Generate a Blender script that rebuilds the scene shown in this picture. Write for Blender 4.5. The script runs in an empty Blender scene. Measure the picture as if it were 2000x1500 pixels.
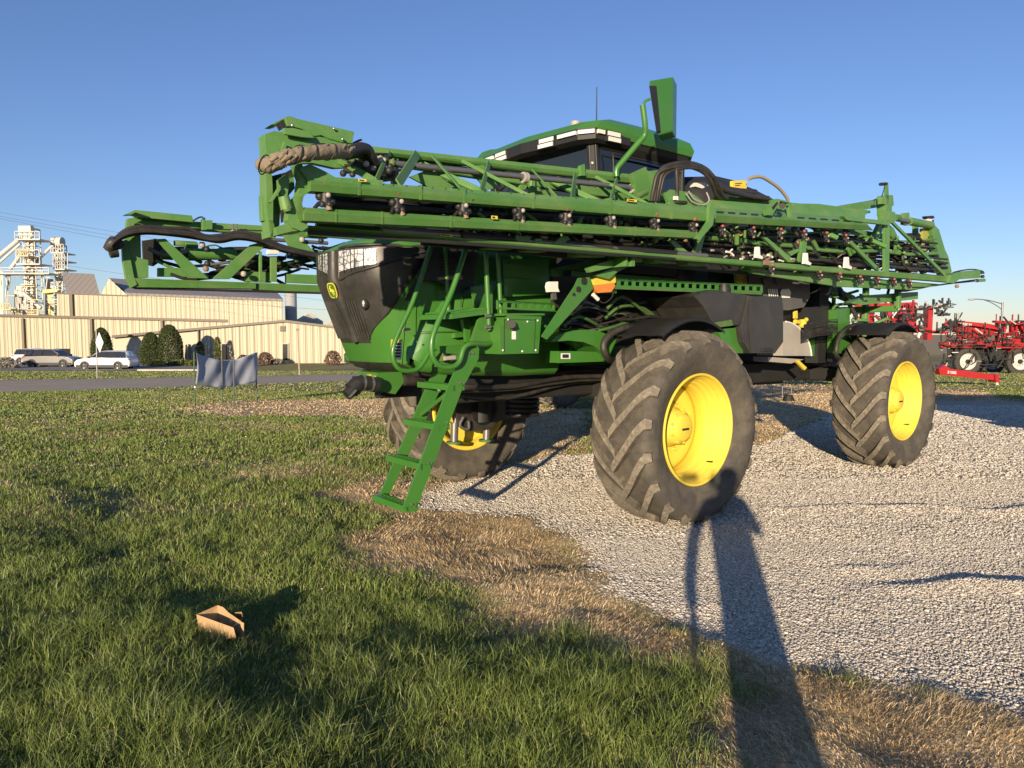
import bpy, math, random
import numpy as np
from mathutils import Vector, Matrix
random.seed(7); RNG = np.random.default_rng(11)
C = bpy.context.scene.collection
R = math.radians
# ---------------------------------------------------------------- camera model
FP, CX, CY, CH, PIT = 1400.0, 1000.0, 750.0, 1.74, R(4.0)
def ray(px, py):
    dx, dz = px-CX, CY-py
    return Vector((dx, FP*math.cos(PIT)+dz*math.sin(PIT), dz*math.cos(PIT)-FP*math.sin(PIT)))
CAM = Vector((0, 0, CH))
# sprayer frame: x forward, y left, z up
MO = Vector((0.61, 7.81, 0)); MA = R(219.5)
FW = Vector((math.cos(MA), math.sin(MA), 0)); LF = Vector((-math.sin(MA), math.cos(MA), 0)); UPV = Vector((0,0,1))
def loc_(p): q = p-MO; return Vector((q.dot(FW), q.dot(LF), q.z))
def _hit(px, py, axis, val):
    d = ray(px, py); t = (val-(CAM-MO).dot(axis))/d.dot(axis)
    return loc_(CAM+d*t)
def pv(px, py, v): return _hit(px, py, LF, v)      # point of the machine plane y = v
def pu(px, py, u): return _hit(px, py, FW, u)
def pw(px, py, w): return _hit(px, py, UPV, w)
def WY(px, py, Y):                                 # world point at distance Y
    d = ray(px, py); return CAM+d*(Y/d.y)
# ---------------------------------------------------------------- noise + terrain
def _h(ix, iy, s):
    n = (ix.astype(np.int64)*374761393+iy.astype(np.int64)*668265263+s*974634777) & 0x7fffffff
    n = ((n ^ (n >> 13))*1274126177) & 0x7fffffff
    return ((n ^ (n >> 16)) & 0xffff)/65535.0
def vn(x, y, s=0):
    x = np.asarray(x, float); y = np.asarray(y, float)
    ix, iy = np.floor(x), np.floor(y); fx, fy = x-ix, y-iy
    fx = fx*fx*(3-2*fx); fy = fy*fy*(3-2*fy)
    a, b, c, d = _h(ix,iy,s), _h(ix+1,iy,s), _h(ix,iy+1,s), _h(ix+1,iy+1,s)
    return (a*(1-fx)+b*fx)*(1-fy)+(c*(1-fx)+d*fx)*fy
def fbm(x, y, s=0, o=3):
    t = 0; a = .5; n = 0
    for i in range(o): t = t+a*vn(x*2**i, y*2**i, s+i*17); n += a; a *= .5
    return t/n
def sst(a, b, x): t = np.clip((x-a)/(b-a), 0, 1); return t*t*(3-2*t)
def base_z(x, y): return -1.28*np.clip((np.asarray(y, float)-13)/47.0, 0, 1)
def ground_pt(px, py):
    d = ray(px, py); Y = 8.0
    for _ in range(40):
        z = float(base_z(0, Y)); t = (z-CH)/d.z if d.z < -1 else 0.3; Y = .5*Y+.5*min(d.y*t, 400)
    return d.x*Y/d.y, Y
def poly_px(pts): return [ground_pt(*p) for p in pts]
def inside(poly, x, y):
    n = len(poly); r = np.zeros(np.shape(x), bool); j = n-1
    for i in range(n):
        xi, yi = poly[i]; xj, yj = poly[j]
        if yi != yj:
            r ^= ((yi > y) != (yj > y)) & (x < (xj-xi)*(y-yi)/(yj-yi)+xi)
        j = i
    return r
def sdist(poly, x, y):                              # signed distance, positive inside
    d = np.full(np.shape(x), 1e9); n = len(poly)
    for i in range(n):
        ax, ay = poly[i]; bx, by = poly[(i+1) % n]; ex, ey = bx-ax, by-ay
        t = np.clip(((x-ax)*ex+(y-ay)*ey)/(ex*ex+ey*ey+1e-9), 0, 1)
        d = np.minimum(d, np.hypot(x-ax-t*ex, y-ay-t*ey))
    return np.where(inside(poly, x, y), d, -d)
GRAVEL = poly_px([(825,992),(860,950),(990,912),(1150,885),(1290,880),(1500,868),(1660,800),(1850,783),(2100,786)]) + [(30,14),(30,2.2)] + \
         poly_px([(2150,1400),(1990,1390),(1840,1372),(1700,1362),(1600,1318),(1480,1300),(1400,1265),(1330,1225),(1200,1165),(1140,1110),(1110,1050),(1050,1015),(900,1000)])
DRY = [poly_px(p) for p in (
  [(705,1050),(760,1000),(860,985),(1060,1010),(1150,1075),(1200,1150),(1340,1220),(1420,1290),(1390,1330),(1290,1310),(1200,1290),(1120,1240),(1000,1250),(920,1200),(860,1130),(750,1100)],
  [(1300,1290),(1400,1255),(1600,1280),(1800,1330),(2050,1370),(2300,1400),(2300,1700),(1500,1700),(1370,1520),(1330,1420),(1400,1370),(1370,1330)],
  [(330,800),(420,785),(760,778),(900,790),(1150,800),(1150,880),(990,905),(900,880),(700,812),(450,812)],
  [(640,960),(760,930),(900,940),(980,905),(850,950),(820,992),(735,1000)],
  [(1300,745),(1900,760),(2000,790),(1840,785),(1660,800),(1510,868),(1300,890)])]
def masks(x, y):
    wob = (fbm(x*1.7, y*1.7, 3)-.5)*1.0+(fbm(x*6, y*6, 9)-.5)*.45
    sg_ = sdist(GRAVEL, x, y)+wob*.42; g = sst(-.20, .18, sg_)
    d = sst(-.75, -.15, sg_+wob*.3)*.92*(1-sst(8, 10, y))
    for P in DRY: d = np.maximum(d, sst(-.3, .2, sdist(P, x, y)+wob*.6))
    mid = sst(.50, .66, fbm(x*.7+4, y*1.6, 21, 4))*sst(5.0, 8.0, y)*.55
    far = sst(.42, .7, fbm(x*.12, y*.5, 33, 4))*sst(15, 25, y)*.38
    d = np.clip(np.maximum(np.maximum(d, mid), far), 0, 1)
    return g, d
def terrain(x, y, g=None):
    x = np.asarray(x, float); y = np.asarray(y, float)
    if g is None: g, _ = masks(x, y)
    near = 1-sst(9, 20, y)
    b = ((fbm(x*.9, y*.9, 41)-.5)*.12+(fbm(x*2.6, y*2.6, 43)-.5)*.075)*(1-g)
    yy = y+(fbm(x*.35, x*0+3, 51)-.5)*1.1
    rut = 0
    for yc, a in ((4.75, .045), (5.15, .032), (6.9, .04), (3.95, .016), (8.3, .02)):
        rut = rut+a*np.exp(-((yy+(fbm(x*1.1, x*0+yc, 53)-.5)*.5-yc)/.13)**2)*sst(.35, .6, fbm(x*.8+yc*5, y*0+yc, 57))*sst(2.1, 2.7, x)
    r = (rut+(fbm(x*1.2, y*2.0, 61)-.5)*.03)*g
    n0 = (.78*(x+5.5)+.62*(y-8.2)); al = (.62*(x+5.5)-.78*(y-8.2))
    sw = n0+(fbm(al*.7, al*0+1, 95)-.5)*.9
    b = b+(.115*(1-sst(-.40, .40, sw))*np.exp(-np.clip(-sw-.3, 0, 9)/2.2)*sst(-1.5, .8, al)*(1-sst(9, 12, al)))*(1-g)
    s2 = .35*(x+1.2)+.94*(y-3.75)+(fbm(x*.9, x*0+7, 97)-.5)*.8
    b = b+.045*(1-sst(-.32, .34, s2))*np.exp(-np.clip(-s2-.3, 0, 9)/1.5)*sst(-1.6, -.6, x)*(1-sst(.6, 1.5, x))*(1-g)
    under = np.exp(-(((x-1.5)/1.3)**2+((y-7)/1.2)**2))
    return base_z(x, y)+(b+r)*near*(1-.7*under)
def tz(x, y): return float(terrain(np.array([x]), np.array([y]))[0])
# ---------------------------------------------------------------- materials
MATS = {}
def mat(name, col, rough=.5, metal=0, dust=0, dustcol=(.25,.2,.13), nscale=6, bump=0, bscale=60, coat=0, emit=None, trans=0, var=.12, spec=.5):
    if name in MATS: return MATS[name]
    m = bpy.data.materials.new(name); m.use_nodes = True; nt = m.node_tree; N = nt.nodes; L = nt.links
    b = N['Principled BSDF']; b.inputs['Metallic'].default_value = metal; b.inputs['Roughness'].default_value = rough
    b.inputs['Coat Weight'].default_value = coat; b.inputs['Coat Roughness'].default_value = .15
    b.inputs['Transmission Weight'].default_value = trans; b.inputs['Specular IOR Level'].default_value = spec
    tc = N.new('ShaderNodeTexCoord'); n1 = N.new('ShaderNodeTexNoise'); n1.inputs['Scale'].default_value = nscale; n1.inputs['Detail'].default_value = 6
    L.new(tc.outputs['Object'], n1.inputs['Vector'])
    mx = N.new('ShaderNodeMix'); mx.data_type = 'RGBA'
    mx.inputs[6].default_value = (*[c*(1-var) for c in col], 1); mx.inputs[7].default_value = (*[min(1, c*(1+var)) for c in col], 1)
    L.new(n1.outputs['Fac'], mx.inputs[0]); out = mx.outputs[2]
    if dust:
        n2 = N.new('ShaderNodeTexNoise'); n2.inputs['Scale'].default_value = nscale*.6; n2.inputs['Detail'].default_value = 9; n2.inputs['Roughness'].default_value = .7
        L.new(tc.outputs['Object'], n2.inputs['Vector'])
        mr = N.new('ShaderNodeMapRange'); mr.inputs[1].default_value = .42; mr.inputs[2].default_value = .75; mr.inputs[3].default_value = dust*.25; mr.inputs[4].default_value = dust
        L.new(n2.outputs['Fac'], mr.inputs[0]); m2 = N.new('ShaderNodeMix'); m2.data_type = 'RGBA'
        n4 = N.new('ShaderNodeTexNoise'); n4.inputs['Scale'].default_value = nscale*14; n4.inputs['Detail'].default_value = 4; n4.inputs['Roughness'].default_value = .75
        L.new(tc.outputs['Object'], n4.inputs['Vector']); m4 = N.new('ShaderNodeMapRange'); m4.inputs[1].default_value = .60; m4.inputs[2].default_value = .70; m4.inputs[4].default_value = dust*.75
        L.new(n4.outputs['Fac'], m4.inputs[0]); ad_ = N.new('ShaderNodeMath'); ad_.operation = 'ADD'; ad_.use_clamp = True; L.new(mr.outputs[0], ad_.inputs[0]); L.new(m4.outputs[0], ad_.inputs[1])
        L.new(ad_.outputs[0], m2.inputs[0]); L.new(out, m2.inputs[6]); m2.inputs[7].default_value = (*dustcol, 1); out = m2.outputs[2]
        r2 = N.new('ShaderNodeMapRange'); r2.inputs[3].default_value = rough; r2.inputs[4].default_value = .9; L.new(mr.outputs[0], r2.inputs[0]); L.new(r2.outputs[0], b.inputs['Roughness'])
    L.new(out, b.inputs['Base Color'])
    if bump:
        n3 = N.new('ShaderNodeTexNoise'); n3.inputs['Scale'].default_value = bscale; n3.inputs['Detail'].default_value = 5
        L.new(tc.outputs['Object'], n3.inputs['Vector']); bp = N.new('ShaderNodeBump'); bp.inputs['Strength'].default_value = bump; bp.inputs['Distance'].default_value = .01
        L.new(n3.outputs['Fac'], bp.inputs['Height']); L.new(bp.outputs[0], b.inputs['Normal'])
    if emit: b.inputs['Emission Color'].default_value = (*emit, 1); b.inputs['Emission Strength'].default_value = 1
    MATS[name] = m; return m
GREEN = mat('green_paint', (.036,.175,.018), .38, dust=.20, dustcol=(.19,.20,.09), nscale=3, coat=.25)
GREENB = mat('green_paint_boom', (.052,.20,.034), .45, dust=.46, dustcol=(.30,.34,.15), nscale=4, coat=.1)
GREEND = mat('green_paint_muddy', (.035,.15,.022), .6, dust=.55, dustcol=(.20,.17,.08), nscale=9)
BLACK = mat('black_plastic', (.014,.014,.015), .5, dust=.14, dustcol=(.11,.095,.075), nscale=5)
SHELL = mat('dusty_black_shell', (.018,.0175,.017), .34, dust=.48, dustcol=(.105,.098,.085), nscale=6)
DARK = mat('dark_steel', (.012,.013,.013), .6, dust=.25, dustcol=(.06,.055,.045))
HOSE = mat('black_hose', (.014,.013,.013), .45, dust=.35, dustcol=(.13,.11,.085), nscale=14)
STEEL = mat('bright_steel', (.5,.5,.49), .3, metal=.9)
PIPE = mat('grey_pipe', (.22,.22,.23), .35, metal=.6, dust=.2)
YEL = mat('yellow_paint', (.74,.565,.05), .62, coat=0, dust=.30, dustcol=(.50,.38,.13), nscale=5)
TYRE = mat('tyre_rubber', (.030,.029,.027), .85, dust=1.0, dustcol=(.18,.15,.108), nscale=17, bump=.7, bscale=40)
LUG = mat('lug_rubber', (.085,.078,.065), .9, dust=1.0, dustcol=(.33,.28,.205), nscale=34, bump=.8, bscale=70)
SIDEW = mat('tyre_sidewall', (.036,.034,.031), .75, dust=.9, dustcol=(.155,.132,.098), nscale=8, bump=.5, bscale=22)
GLASS = mat('tinted_glass', (.012,.016,.022), .05, coat=.6, var=0)
LENS = mat('lamp_lens', (.60,.60,.58), .14, metal=.7, bump=1.0, bscale=38, var=.45, nscale=30)
WHITE = mat('white_paint', (.78,.77,.73), .4, dust=.15)
TAN = mat('tan_cloth', (.24,.195,.135), .95, dust=.4, dustcol=(.16,.13,.09), nscale=30, bump=.8, bscale=40)
ORANGE = mat('orange_lens', (.75,.22,.04), .25)
LAMP = mat('lamp_white', (.72,.72,.70), .15, coat=1, var=.05)
GREY = mat('grey_plastic', (.085,.085,.085), .5, dust=.4, dustcol=(.17,.15,.12))
LGREY = mat('light_grey_metal', (.33,.31,.28), .5, dust=.4, dustcol=(.5,.45,.36))
TIP = mat('tan_nozzle', (.24,.16,.11), .6)
PINK = mat('red_cap', (.34,.08,.09), .5)
def lens_cells(m):
    nt = m.node_tree; b = nt.nodes['Principled BSDF']; tc = nt.nodes.new('ShaderNodeTexCoord'); v = nt.nodes.new('ShaderNodeTexVoronoi'); v.inputs['Scale'].default_value = 15; v.feature = 'DISTANCE_TO_EDGE'
    nt.links.new(tc.outputs['Object'], v.inputs['Vector']); r = nt.nodes.new('ShaderNodeMapRange'); r.inputs[2].default_value = .10; nt.links.new(v.outputs['Distance'], r.inputs[0])
    mx = nt.nodes.new('ShaderNodeMix'); mx.data_type = 'RGBA'; mx.inputs[6].default_value = (.10,.10,.11,1); mx.inputs[7].default_value = (.72,.72,.70,1); nt.links.new(r.outputs[0], mx.inputs[0]); nt.links.new(mx.outputs[2], b.inputs['Base Color'])
    b.inputs['Metallic'].default_value = .25; b.inputs['Roughness'].default_value = .25; b.inputs['Coat Weight'].default_value = 1; b.inputs['Coat Roughness'].default_value = .03
lens_cells(LENS)
# ---------------------------------------------------------------- mesh builder
class MB:
    def __init__(s, m=None): s.v = []; s.f = []; s.mi = []; s.ms = []; s.sm = []; s.use(m or GREEN)
    def use(s, m, smooth=False):
        if m not in s.ms: s.ms.append(m)
        s.cur = s.ms.index(m); s.smooth = smooth; return s
    def add(s, vs, fs, smooth=None):
        o = len(s.v); s.v += [tuple(p) for p in vs]
        for f in fs: s.f.append(tuple(i+o for i in f)); s.mi.append(s.cur); s.sm.append(s.smooth if smooth is None else smooth)
        return s
    def box(s, a, b):
        (x0,y0,z0),(x1,y1,z1) = a, b
        x0,x1=min(x0,x1),max(x0,x1); y0,y1=min(y0,y1),max(y0,y1); z0,z1=min(z0,z1),max(z0,z1)
        return s.add([(x0,y0,z0),(x1,y0,z0),(x1,y1,z0),(x0,y1,z0),(x0,y0,z1),(x1,y0,z1),(x1,y1,z1),(x0,y1,z1)],
                     [(0,3,2,1),(4,5,6,7),(0,1,5,4),(1,2,6,5),(2,3,7,6),(3,0,4,7)])
    def hull(s, a, b):                       # two matching loops joined, ends capped
        n = len(a); fs = [tuple(range(n-1,-1,-1)), tuple(range(n,2*n))]+[(i,(i+1)%n,n+(i+1)%n,n+i) for i in range(n)]
        return s.add(list(a)+list(b), fs)
    def loft(s, loops, caps=True, smooth=None):
        n = len(loops[0]); vs = [p for l in loops for p in l]; fs = []
        for k in range(len(loops)-1):
            for i in range(n): fs.append((k*n+i, k*n+(i+1)%n, (k+1)*n+(i+1)%n, (k+1)*n+i))
        s.add(vs, fs, smooth)
        if caps: s.add(loops[0], [tuple(range(n-1,-1,-1))], False); s.add(loops[-1], [tuple(range(n))], False)
        return s
    def prism(s, pts, ext):
        e = Vector(ext); return s.hull([Vector(p) for p in pts], [Vector(p)+e for p in pts])
    def plate(s, px, v, t=.012, plane='v'):  # outline on a machine plane, with thickness t inward
        f = {'v': pv, 'u': pu, 'w': pw}[plane]; e = {'v': (0,-t,0), 'u': (-t,0,0), 'w': (0,0,-t)}[plane]
        return s.prism([f(x, y, v) for x, y in px], e)
    def beam(s, a, b, w=.06, h=.06, side=(0,1,0), wall=None):
        a, b = Vector(a), Vector(b); d = (b-a).normalized(); sd = Vector(side); sd = (sd-d*sd.dot(d))
        if sd.length < 1e-3: sd = Vector((1,0,0))-d*d.x
        sd.normalize(); up = d.cross(sd); c = .12*min(w, h)
        prof = [(-w/2+c,-h/2),(w/2-c,-h/2),(w/2,-h/2+c),(w/2,h/2-c),(w/2-c,h/2),(-w/2+c,h/2),(-w/2,h/2-c),(-w/2,-h/2+c)]
        return s.hull([a+sd*p+up*q for p,q in prof], [b+sd*p+up*q for p,q in prof])
    def tube(s, pts, r=.02, n=8, sub=3, caps=True, jit=0):
        P = [Vector(p) for p in pts]
        if sub > 1 and len(P) > 2:
            Q = []
            for i in range(len(P)-1):
                p0, p1, p2, p3 = P[max(i-1,0)], P[i], P[i+1], P[min(i+2,len(P)-1)]
                for k in range(sub):
                    t = k/sub; Q.append(.5*((2*p1)+(p2-p0)*t+(2*p0-5*p1+4*p2-p3)*t*t+(3*p1-p0-3*p2+p3)*t**3))
            Q.append(P[-1]); P = Q
        loops = []; up = None
        for i, p in enumerate(P):
            d = (P[min(i+1,len(P)-1)]-P[max(i-1,0)]).normalized()
            if up is None: up = d.orthogonal().normalized()
            up = (up-d*up.dot(d)).normalized(); sd = d.cross(up)
            rr = r[min(i*len(r)//len(P), len(r)-1)] if isinstance(r, (list, tuple)) else r
            if jit: rr *= 1+jit*(random.random()-.5)
            loops.append([p+(up*math.cos(a)+sd*math.sin(a))*rr for a in [2*math.pi*k/n for k in range(n)]])
        return s.loft(loops, caps, True)
    def cyl(s, a, b, r, n=16, r2=None):
        a, b = Vector(a), Vector(b); d = (b-a).normalized(); up = d.orthogonal().normalized(); sd = d.cross(up)
        L_ = [[p+(up*math.cos(t)+sd*math.sin(t))*q for t in [2*math.pi*k/n for k in range(n)]] for p, q in ((a, r), (b, r if r2 is None else r2))]
        return s.loft(L_, True, True)
    def lathe(s, prof, n=48, axis='y', smooth=True, closed=False):  # prof: (r, y)
        loops = []
        for k in range(n):
            a = 2*math.pi*k/n; loops.append([(r*math.cos(a), y, r*math.sin(a)) for r, y in prof])
        m = len(prof); fs = []
        for k in range(n):
            for i in range(m if closed else m-1): fs.append((k*m+i, k*m+(i+1)%m, ((k+1)%n)*m+(i+1)%m, ((k+1)%n)*m+i))
        return s.add([p for l in loops for p in l], fs, smooth)
    def ball(s, c, r, n=8, sc=(1,1,1)):
        loops = [[(c[0]+sc[0]*r*math.sin(math.pi*j/n)*math.cos(2*math.pi*k/(n*2)), c[1]+sc[1]*r*math.sin(math.pi*j/n)*math.sin(2*math.pi*k/(n*2)), c[2]-sc[2]*r*math.cos(math.pi*j/n)) for k in range(n*2)] for j in range(1, n)]
        return s.loft(loops, True, True)
    def mesh(s, name):
        me = bpy.data.meshes.new(name); me.from_pydata(s.v, [], s.f)
        for m in s.ms: me.materials.append(m)
        me.polygons.foreach_set('material_index', s.mi); me.polygons.foreach_set('use_smooth', s.sm)
        me.update()
        import bmesh
        bm = bmesh.new(); bm.from_mesh(me); bmesh.ops.recalc_face_normals(bm, faces=bm.faces); bm.to_mesh(me); bm.free()
        return me
    def build(s, name, parent=None, loc=None, bevel=0):
        o = bpy.data.objects.new(name, s.mesh(name)); C.objects.link(o)
        if parent: o.parent = parent
        if loc: o.location = loc
        if bevel:
            b = o.modifiers.new('b', 'BEVEL'); b.width = bevel; b.segments = 2; b.limit_method = 'ANGLE'; b.angle_limit = R(40)
        return o
def thing(name, label, cat, loc=(0,0,0), rz=0, group=None, scale=None):
    o = bpy.data.objects.new(name, None); C.objects.link(o); o.location = loc; o.rotation_euler = (0,0,rz)
    o.empty_display_size = .2
    if scale: o.scale = (scale,)*3
    return tag(o, label, cat, group)
def tag(o, label=None, cat=None, group=None, kind=None):
    if label: o['label'] = label
    if cat: o['category'] = cat
    if group: o['group'] = group
    if kind: o['kind'] = kind
    return o
def copy_tree(o, parent=None):
    c = o.copy(); C.objects.link(c)
    if parent: c.parent = parent
    for ch in [x for x in bpy.data.objects if x.parent == o]: copy_tree(ch, c)
    return c
# ================================================================ SPRAYER
SP = thing('crop_sprayer', 'large green self-propelled crop sprayer with folded booms and yellow wheels, on gravel', 'sprayer', MO, MA)
# ---- wheels
TR, TW = .905, .66
def tyre_mesh(mbt):
    hw = TW/2
    prof = [(.50,.225),(.535,.262),(.56,.27),(.62,.305),(.70,.335),(.775,.332),(.825,.305),(.838,.265),(.846,.15),(.848,0)]
    prof = prof+[(r,-y) for r, y in prof[-2::-1]]
    mbt.use(SIDEW, True).lathe(prof, 96)
def tread(mbt, n=18):
    hw = TW/2
    for k in range(n):
        for sgn in (1, -1):
            a0 = 2*math.pi*(k+(0 if sgn > 0 else .5))/n
            path = []
            S = 9
            for i in range(S+1):
                t = i/S; y = -.035+(hw+.012)*t if True else 0
                ang = a0+ .50*(t**.85)-.05*math.sin(t*math.pi)
                path.append((y*sgn, ang, t))
            secs = []
            for y, ang, t in path:
                w0 = .040+.010*t; drop = max(0, t-.72)/.28
                top = TR-.012*t*t-.05*drop**2; bot = .838-.03*drop-.02*drop
                da = w0/TR; lean = .5*(y*0)
                da2 = da*1.45
                # skew so that the bar width is measured across the bar
                secs.append([(bot*math.cos(ang-da2), y, bot*math.sin(ang-da2)), (top*math.cos(ang-da), y, top*math.sin(ang-da)),
                             (top*math.cos(ang+da), y, top*math.sin(ang+da)), (bot*math.cos(ang+da2), y, bot*math.sin(ang+da2))])
            # shoulder wrap down the sidewall
            y, ang, t = path[-1]; da = .040/TR
            for rr, bb, yy in ((.80,.775,.338),):
                secs.append([(bb*math.cos(ang-da*1.3), yy*sgn, bb*math.sin(ang-da*1.3)), (rr*math.cos(ang-da), (yy+.012)*sgn, rr*math.sin(ang-da)),
                             (rr*math.cos(ang+da), (yy+.012)*sgn, rr*math.sin(ang+da)), (bb*math.cos(ang+da*1.3), yy*sgn, bb*math.sin(ang+da*1.3))])
            vs = [p for q in secs for p in q]; m = len(secs)
            mbt.use(TYRE).add(vs, [(i*4, i*4+1, i*4+5, i*4+4) for i in range(m-1)]+[(i*4+2, i*4+3, i*4+7, i*4+6) for i in range(m-1)]+[(0,3,2,1), ((m-1)*4,(m-1)*4+1,(m-1)*4+2,(m-1)*4+3)])
            mbt.use(LUG).add(vs, [(i*4+1, i*4+2, i*4+6, i*4+5) for i in range(m-1)])
def squash(me, c=.852, soft=.03):
    for v in me.vertices:
        if v.co.z < -c:
            v.co.z = -c-(-c-v.co.z)*.25; v.co.y *= 1.02
def make_wheel(loc, deep, flip=False, steer=0):
    rim = MB().use(YEL, True)
    o = 1
    prof = [(.500,.20),(.512,.235),(.518,.258),(.508,.266),(.498,.262),(.490,.245),(.486,.215),(.470,.208),(.466,.165),(.462,.16),(.450,.155),(.447,.115),(.442,.11),(.428,.104),(.425,.06),(.420,.05),(.408,.04),(.405,-.02),(.412,-.06),(.412,-.10),(.430,-.12),(.430,-.18),(.45,-.24),(.50,-.262),(.515,-.25),(.50,-.2)]
    rim.lathe(prof, 72, closed=True)
    dy = -.10 if deep else .0
    rim.lathe([(.425,dy-.02),(.41,dy+.01),(.36,dy+.028),(.30,dy+.015),(.22,dy+.012),(.001,dy+.012)], 72)
    rim.lathe([(.425,dy-.035),(.36,dy-.0),(.22,dy-.01),(.001,dy-.01)], 72)
    for k in range(10):
        a = 2*math.pi*k/10; rim.use(DARK if k % 5 == 0 else YEL).cyl((.235*math.cos(a),dy+.01,.235*math.sin(a)),(.235*math.cos(a),dy+.045,.235*math.sin(a)),.016,6)
    rim.use(DARK).cyl((.455*math.cos(4),.12,.455*math.sin(4)),(.44*math.cos(4),.2,.44*math.sin(4)),.008,6)
    w = rim.build('wheel', SP, loc)
    if flip: w.rotation_euler = (0, 0, math.pi+steer)
    else: w.rotation_euler = (0, 0, steer)
    t = MB(); tyre_mesh(t); tread(t); to = t.build('tyre', w); squash(to.data)
    h = MB().use(YEL, True).lathe([(.001,dy+.20),(.10,dy+.20),(.125,dy+.185),(.13,dy+.16),(.155,dy+.15),(.165,dy+.08),(.19,dy+.05),(.2,dy+.01)], 36)
    for k in range(9):
        a = 2*math.pi*k/9+.3; h.use(YEL).cyl((.145*math.cos(a),dy+.12,.145*math.sin(a)),(.145*math.cos(a),dy+.168,.145*math.sin(a)),.013,6)
    h.use(DARK).box((-.05,dy+.2,-.02),(.05,dy+.204,.0))
    h.use(DARK).box((.215,dy+.03,-.06),(.26,dy+.05,-.03)); h.build('hub', w)
    return w
HC = .868
make_wheel((0, 1.47, HC), True)
make_wheel((-4.42, 1.47, HC), False)
make_wheel((.42, -1.47, HC), True, True, R(-3))
make_wheel((-4.42, -1.47, HC), False, True)
# ---- hood
NR, NE = .62, 2.9
def ellipse_loop(u0, ub, hw, w, n=32, e=NE, crown=0):   # hood plan: rounded nose at u0, square tail at ub
    pts = []
    for i in range(n+1):
        t = -math.pi/2+math.pi*i/n
        c, s_ = abs(math.cos(t)), math.sin(t)
        pts.append((u0-NR+NR*c**(2/e), hw*math.copysign(abs(s_)**(2/e), s_), w+crown*c))
    pts += [(ub, hw, w), (ub, -hw, w)]
    return pts
hood = MB(GREEN)
NB, NT = 2.60, 2.72
def nose(w): # nose position rises outward with height
    return 2.47+.28*min(1, max(0, (w-1.45)/.75))
def halfw(w): return .57+.065*min(1, max(0, (w-1.4)/.6))
green_loops = [ellipse_loop(nose(w)-.0, .75, halfw(w), w) for w in (1.50, 1.56, 1.66, 1.9, 2.1, 2.3, 2.38)]
hood.use(GREEN, True).loft(green_loops, False)
hood.use(GREEN, True).loft([ellipse_loop(nose(2.4)-.10, .75, halfw(2.4)-.03, 2.37), ellipse_loop(nose(2.4)-.05, .75, halfw(2.4)-.02, 2.46), ellipse_loop(nose(2.4)-.22, .75, halfw(2.4)-.1, 2.545), ellipse_loop(nose(2.4)-.6, .75, halfw(2.4)-.28, 2.60)])
# side panels: bulged green body behind the shell
for sg in (1, -1):
    lo = []
    for u, h0, h1, bo in ((2.36,1.49,1.60,.585),(2.25,1.43,1.85,.63),(2.05,1.40,2.05,.675),(1.75,1.38,2.16,.70),(1.35,1.36,2.24,.705),(.8,1.36,2.3,.705)):
        lo.append([(u, sg*(bo-.06), h0), (u, sg*bo, h0+.06), (u, sg*(bo+.005), (h0+h1)/2), (u, sg*bo, h1-.12), (u, sg*(bo-.05), h1), (u, sg*.3, h1), (u, sg*.3, h0)])
    hood.use(GREEN, True).loft(lo)
hood.use(DARK).box((.8,-.52,1.38),(2.2,.52,1.9))
hood.use(DARK).box((.8,-.60,1.9),(2.0,.60,2.40))
HOOD = hood.build('hood', SP)
lv = MB(BLACK).plate([(842,482),(935,486),(925,560),(900,572),(850,548),(822,552),(800,590),(792,586)], .725, .015)
for i in range(9): lv.use(DARK).plate([(862,496+6*i),(922,498+6*i),(922,500+6*i),(862,498.5+6*i)], .735, .01)
lv.build('side_grille', HOOD)
belly = MB().use(SHELL, True)
belly.loft([ellipse_loop(nose(1.5)-.0, 1.0, halfw(1.5)-.003, 1.502), ellipse_loop(2.42, 1.0, .54, 1.44), ellipse_loop(2.1, 1.0, .5, 1.36)])
belly.build('belly_pan', HOOD)
sh = MB().use(SHELL, True)
def back_u(w):
    P = ((1.60,2.62),(1.68,2.60),(1.88,2.52),(2.1,2.42),(2.38,2.21),(2.5,2.1))
    for (a, p), (b_, q) in zip(P, P[1:]):
        if w <= b_: return p+(q-p)*(w-a)/(b_-a)
    return P[-1][1]
def arc_loop(w, off, e=NE, n=36):
    u0 = nose(w)+off; hw = halfw(w)+off; bk = min(back_u(w), u0-.02); ext = []
    r = (bk-(u0-NR))/NR
    tmax = math.acos(min(1, r**(e/2))) if r > 0 else math.pi/2
    pts = []
    for i in range(n+1):
        t = -tmax+2*tmax*i/n; c, s_ = max(0, math.cos(t)), math.sin(t)
        pts.append((u0-NR+NR*c**(2/e), hw*math.copysign(abs(s_)**(2/e), s_), w))
    if r <= 0: return [(bk, -hw, w)]+pts+[(bk, hw, w)]
    return [(bk-.012, pts[0][1]+.015, w)]+pts+[(bk-.012, pts[-1][1]-.015, w)]
ws = [1.665,1.70,1.78,1.9,2.0,2.1,2.2,2.3,2.38,2.43]
Ls = [arc_loop(w, .012) for w in ws]
m = len(Ls[0]); vs = [p for l in Ls for p in l]
sh.add(vs, [(k*m+i, k*m+i+1, (k+1)*m+i+1, (k+1)*m+i) for k in range(len(ws)-1) for i in range(m-1)], True)
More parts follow.
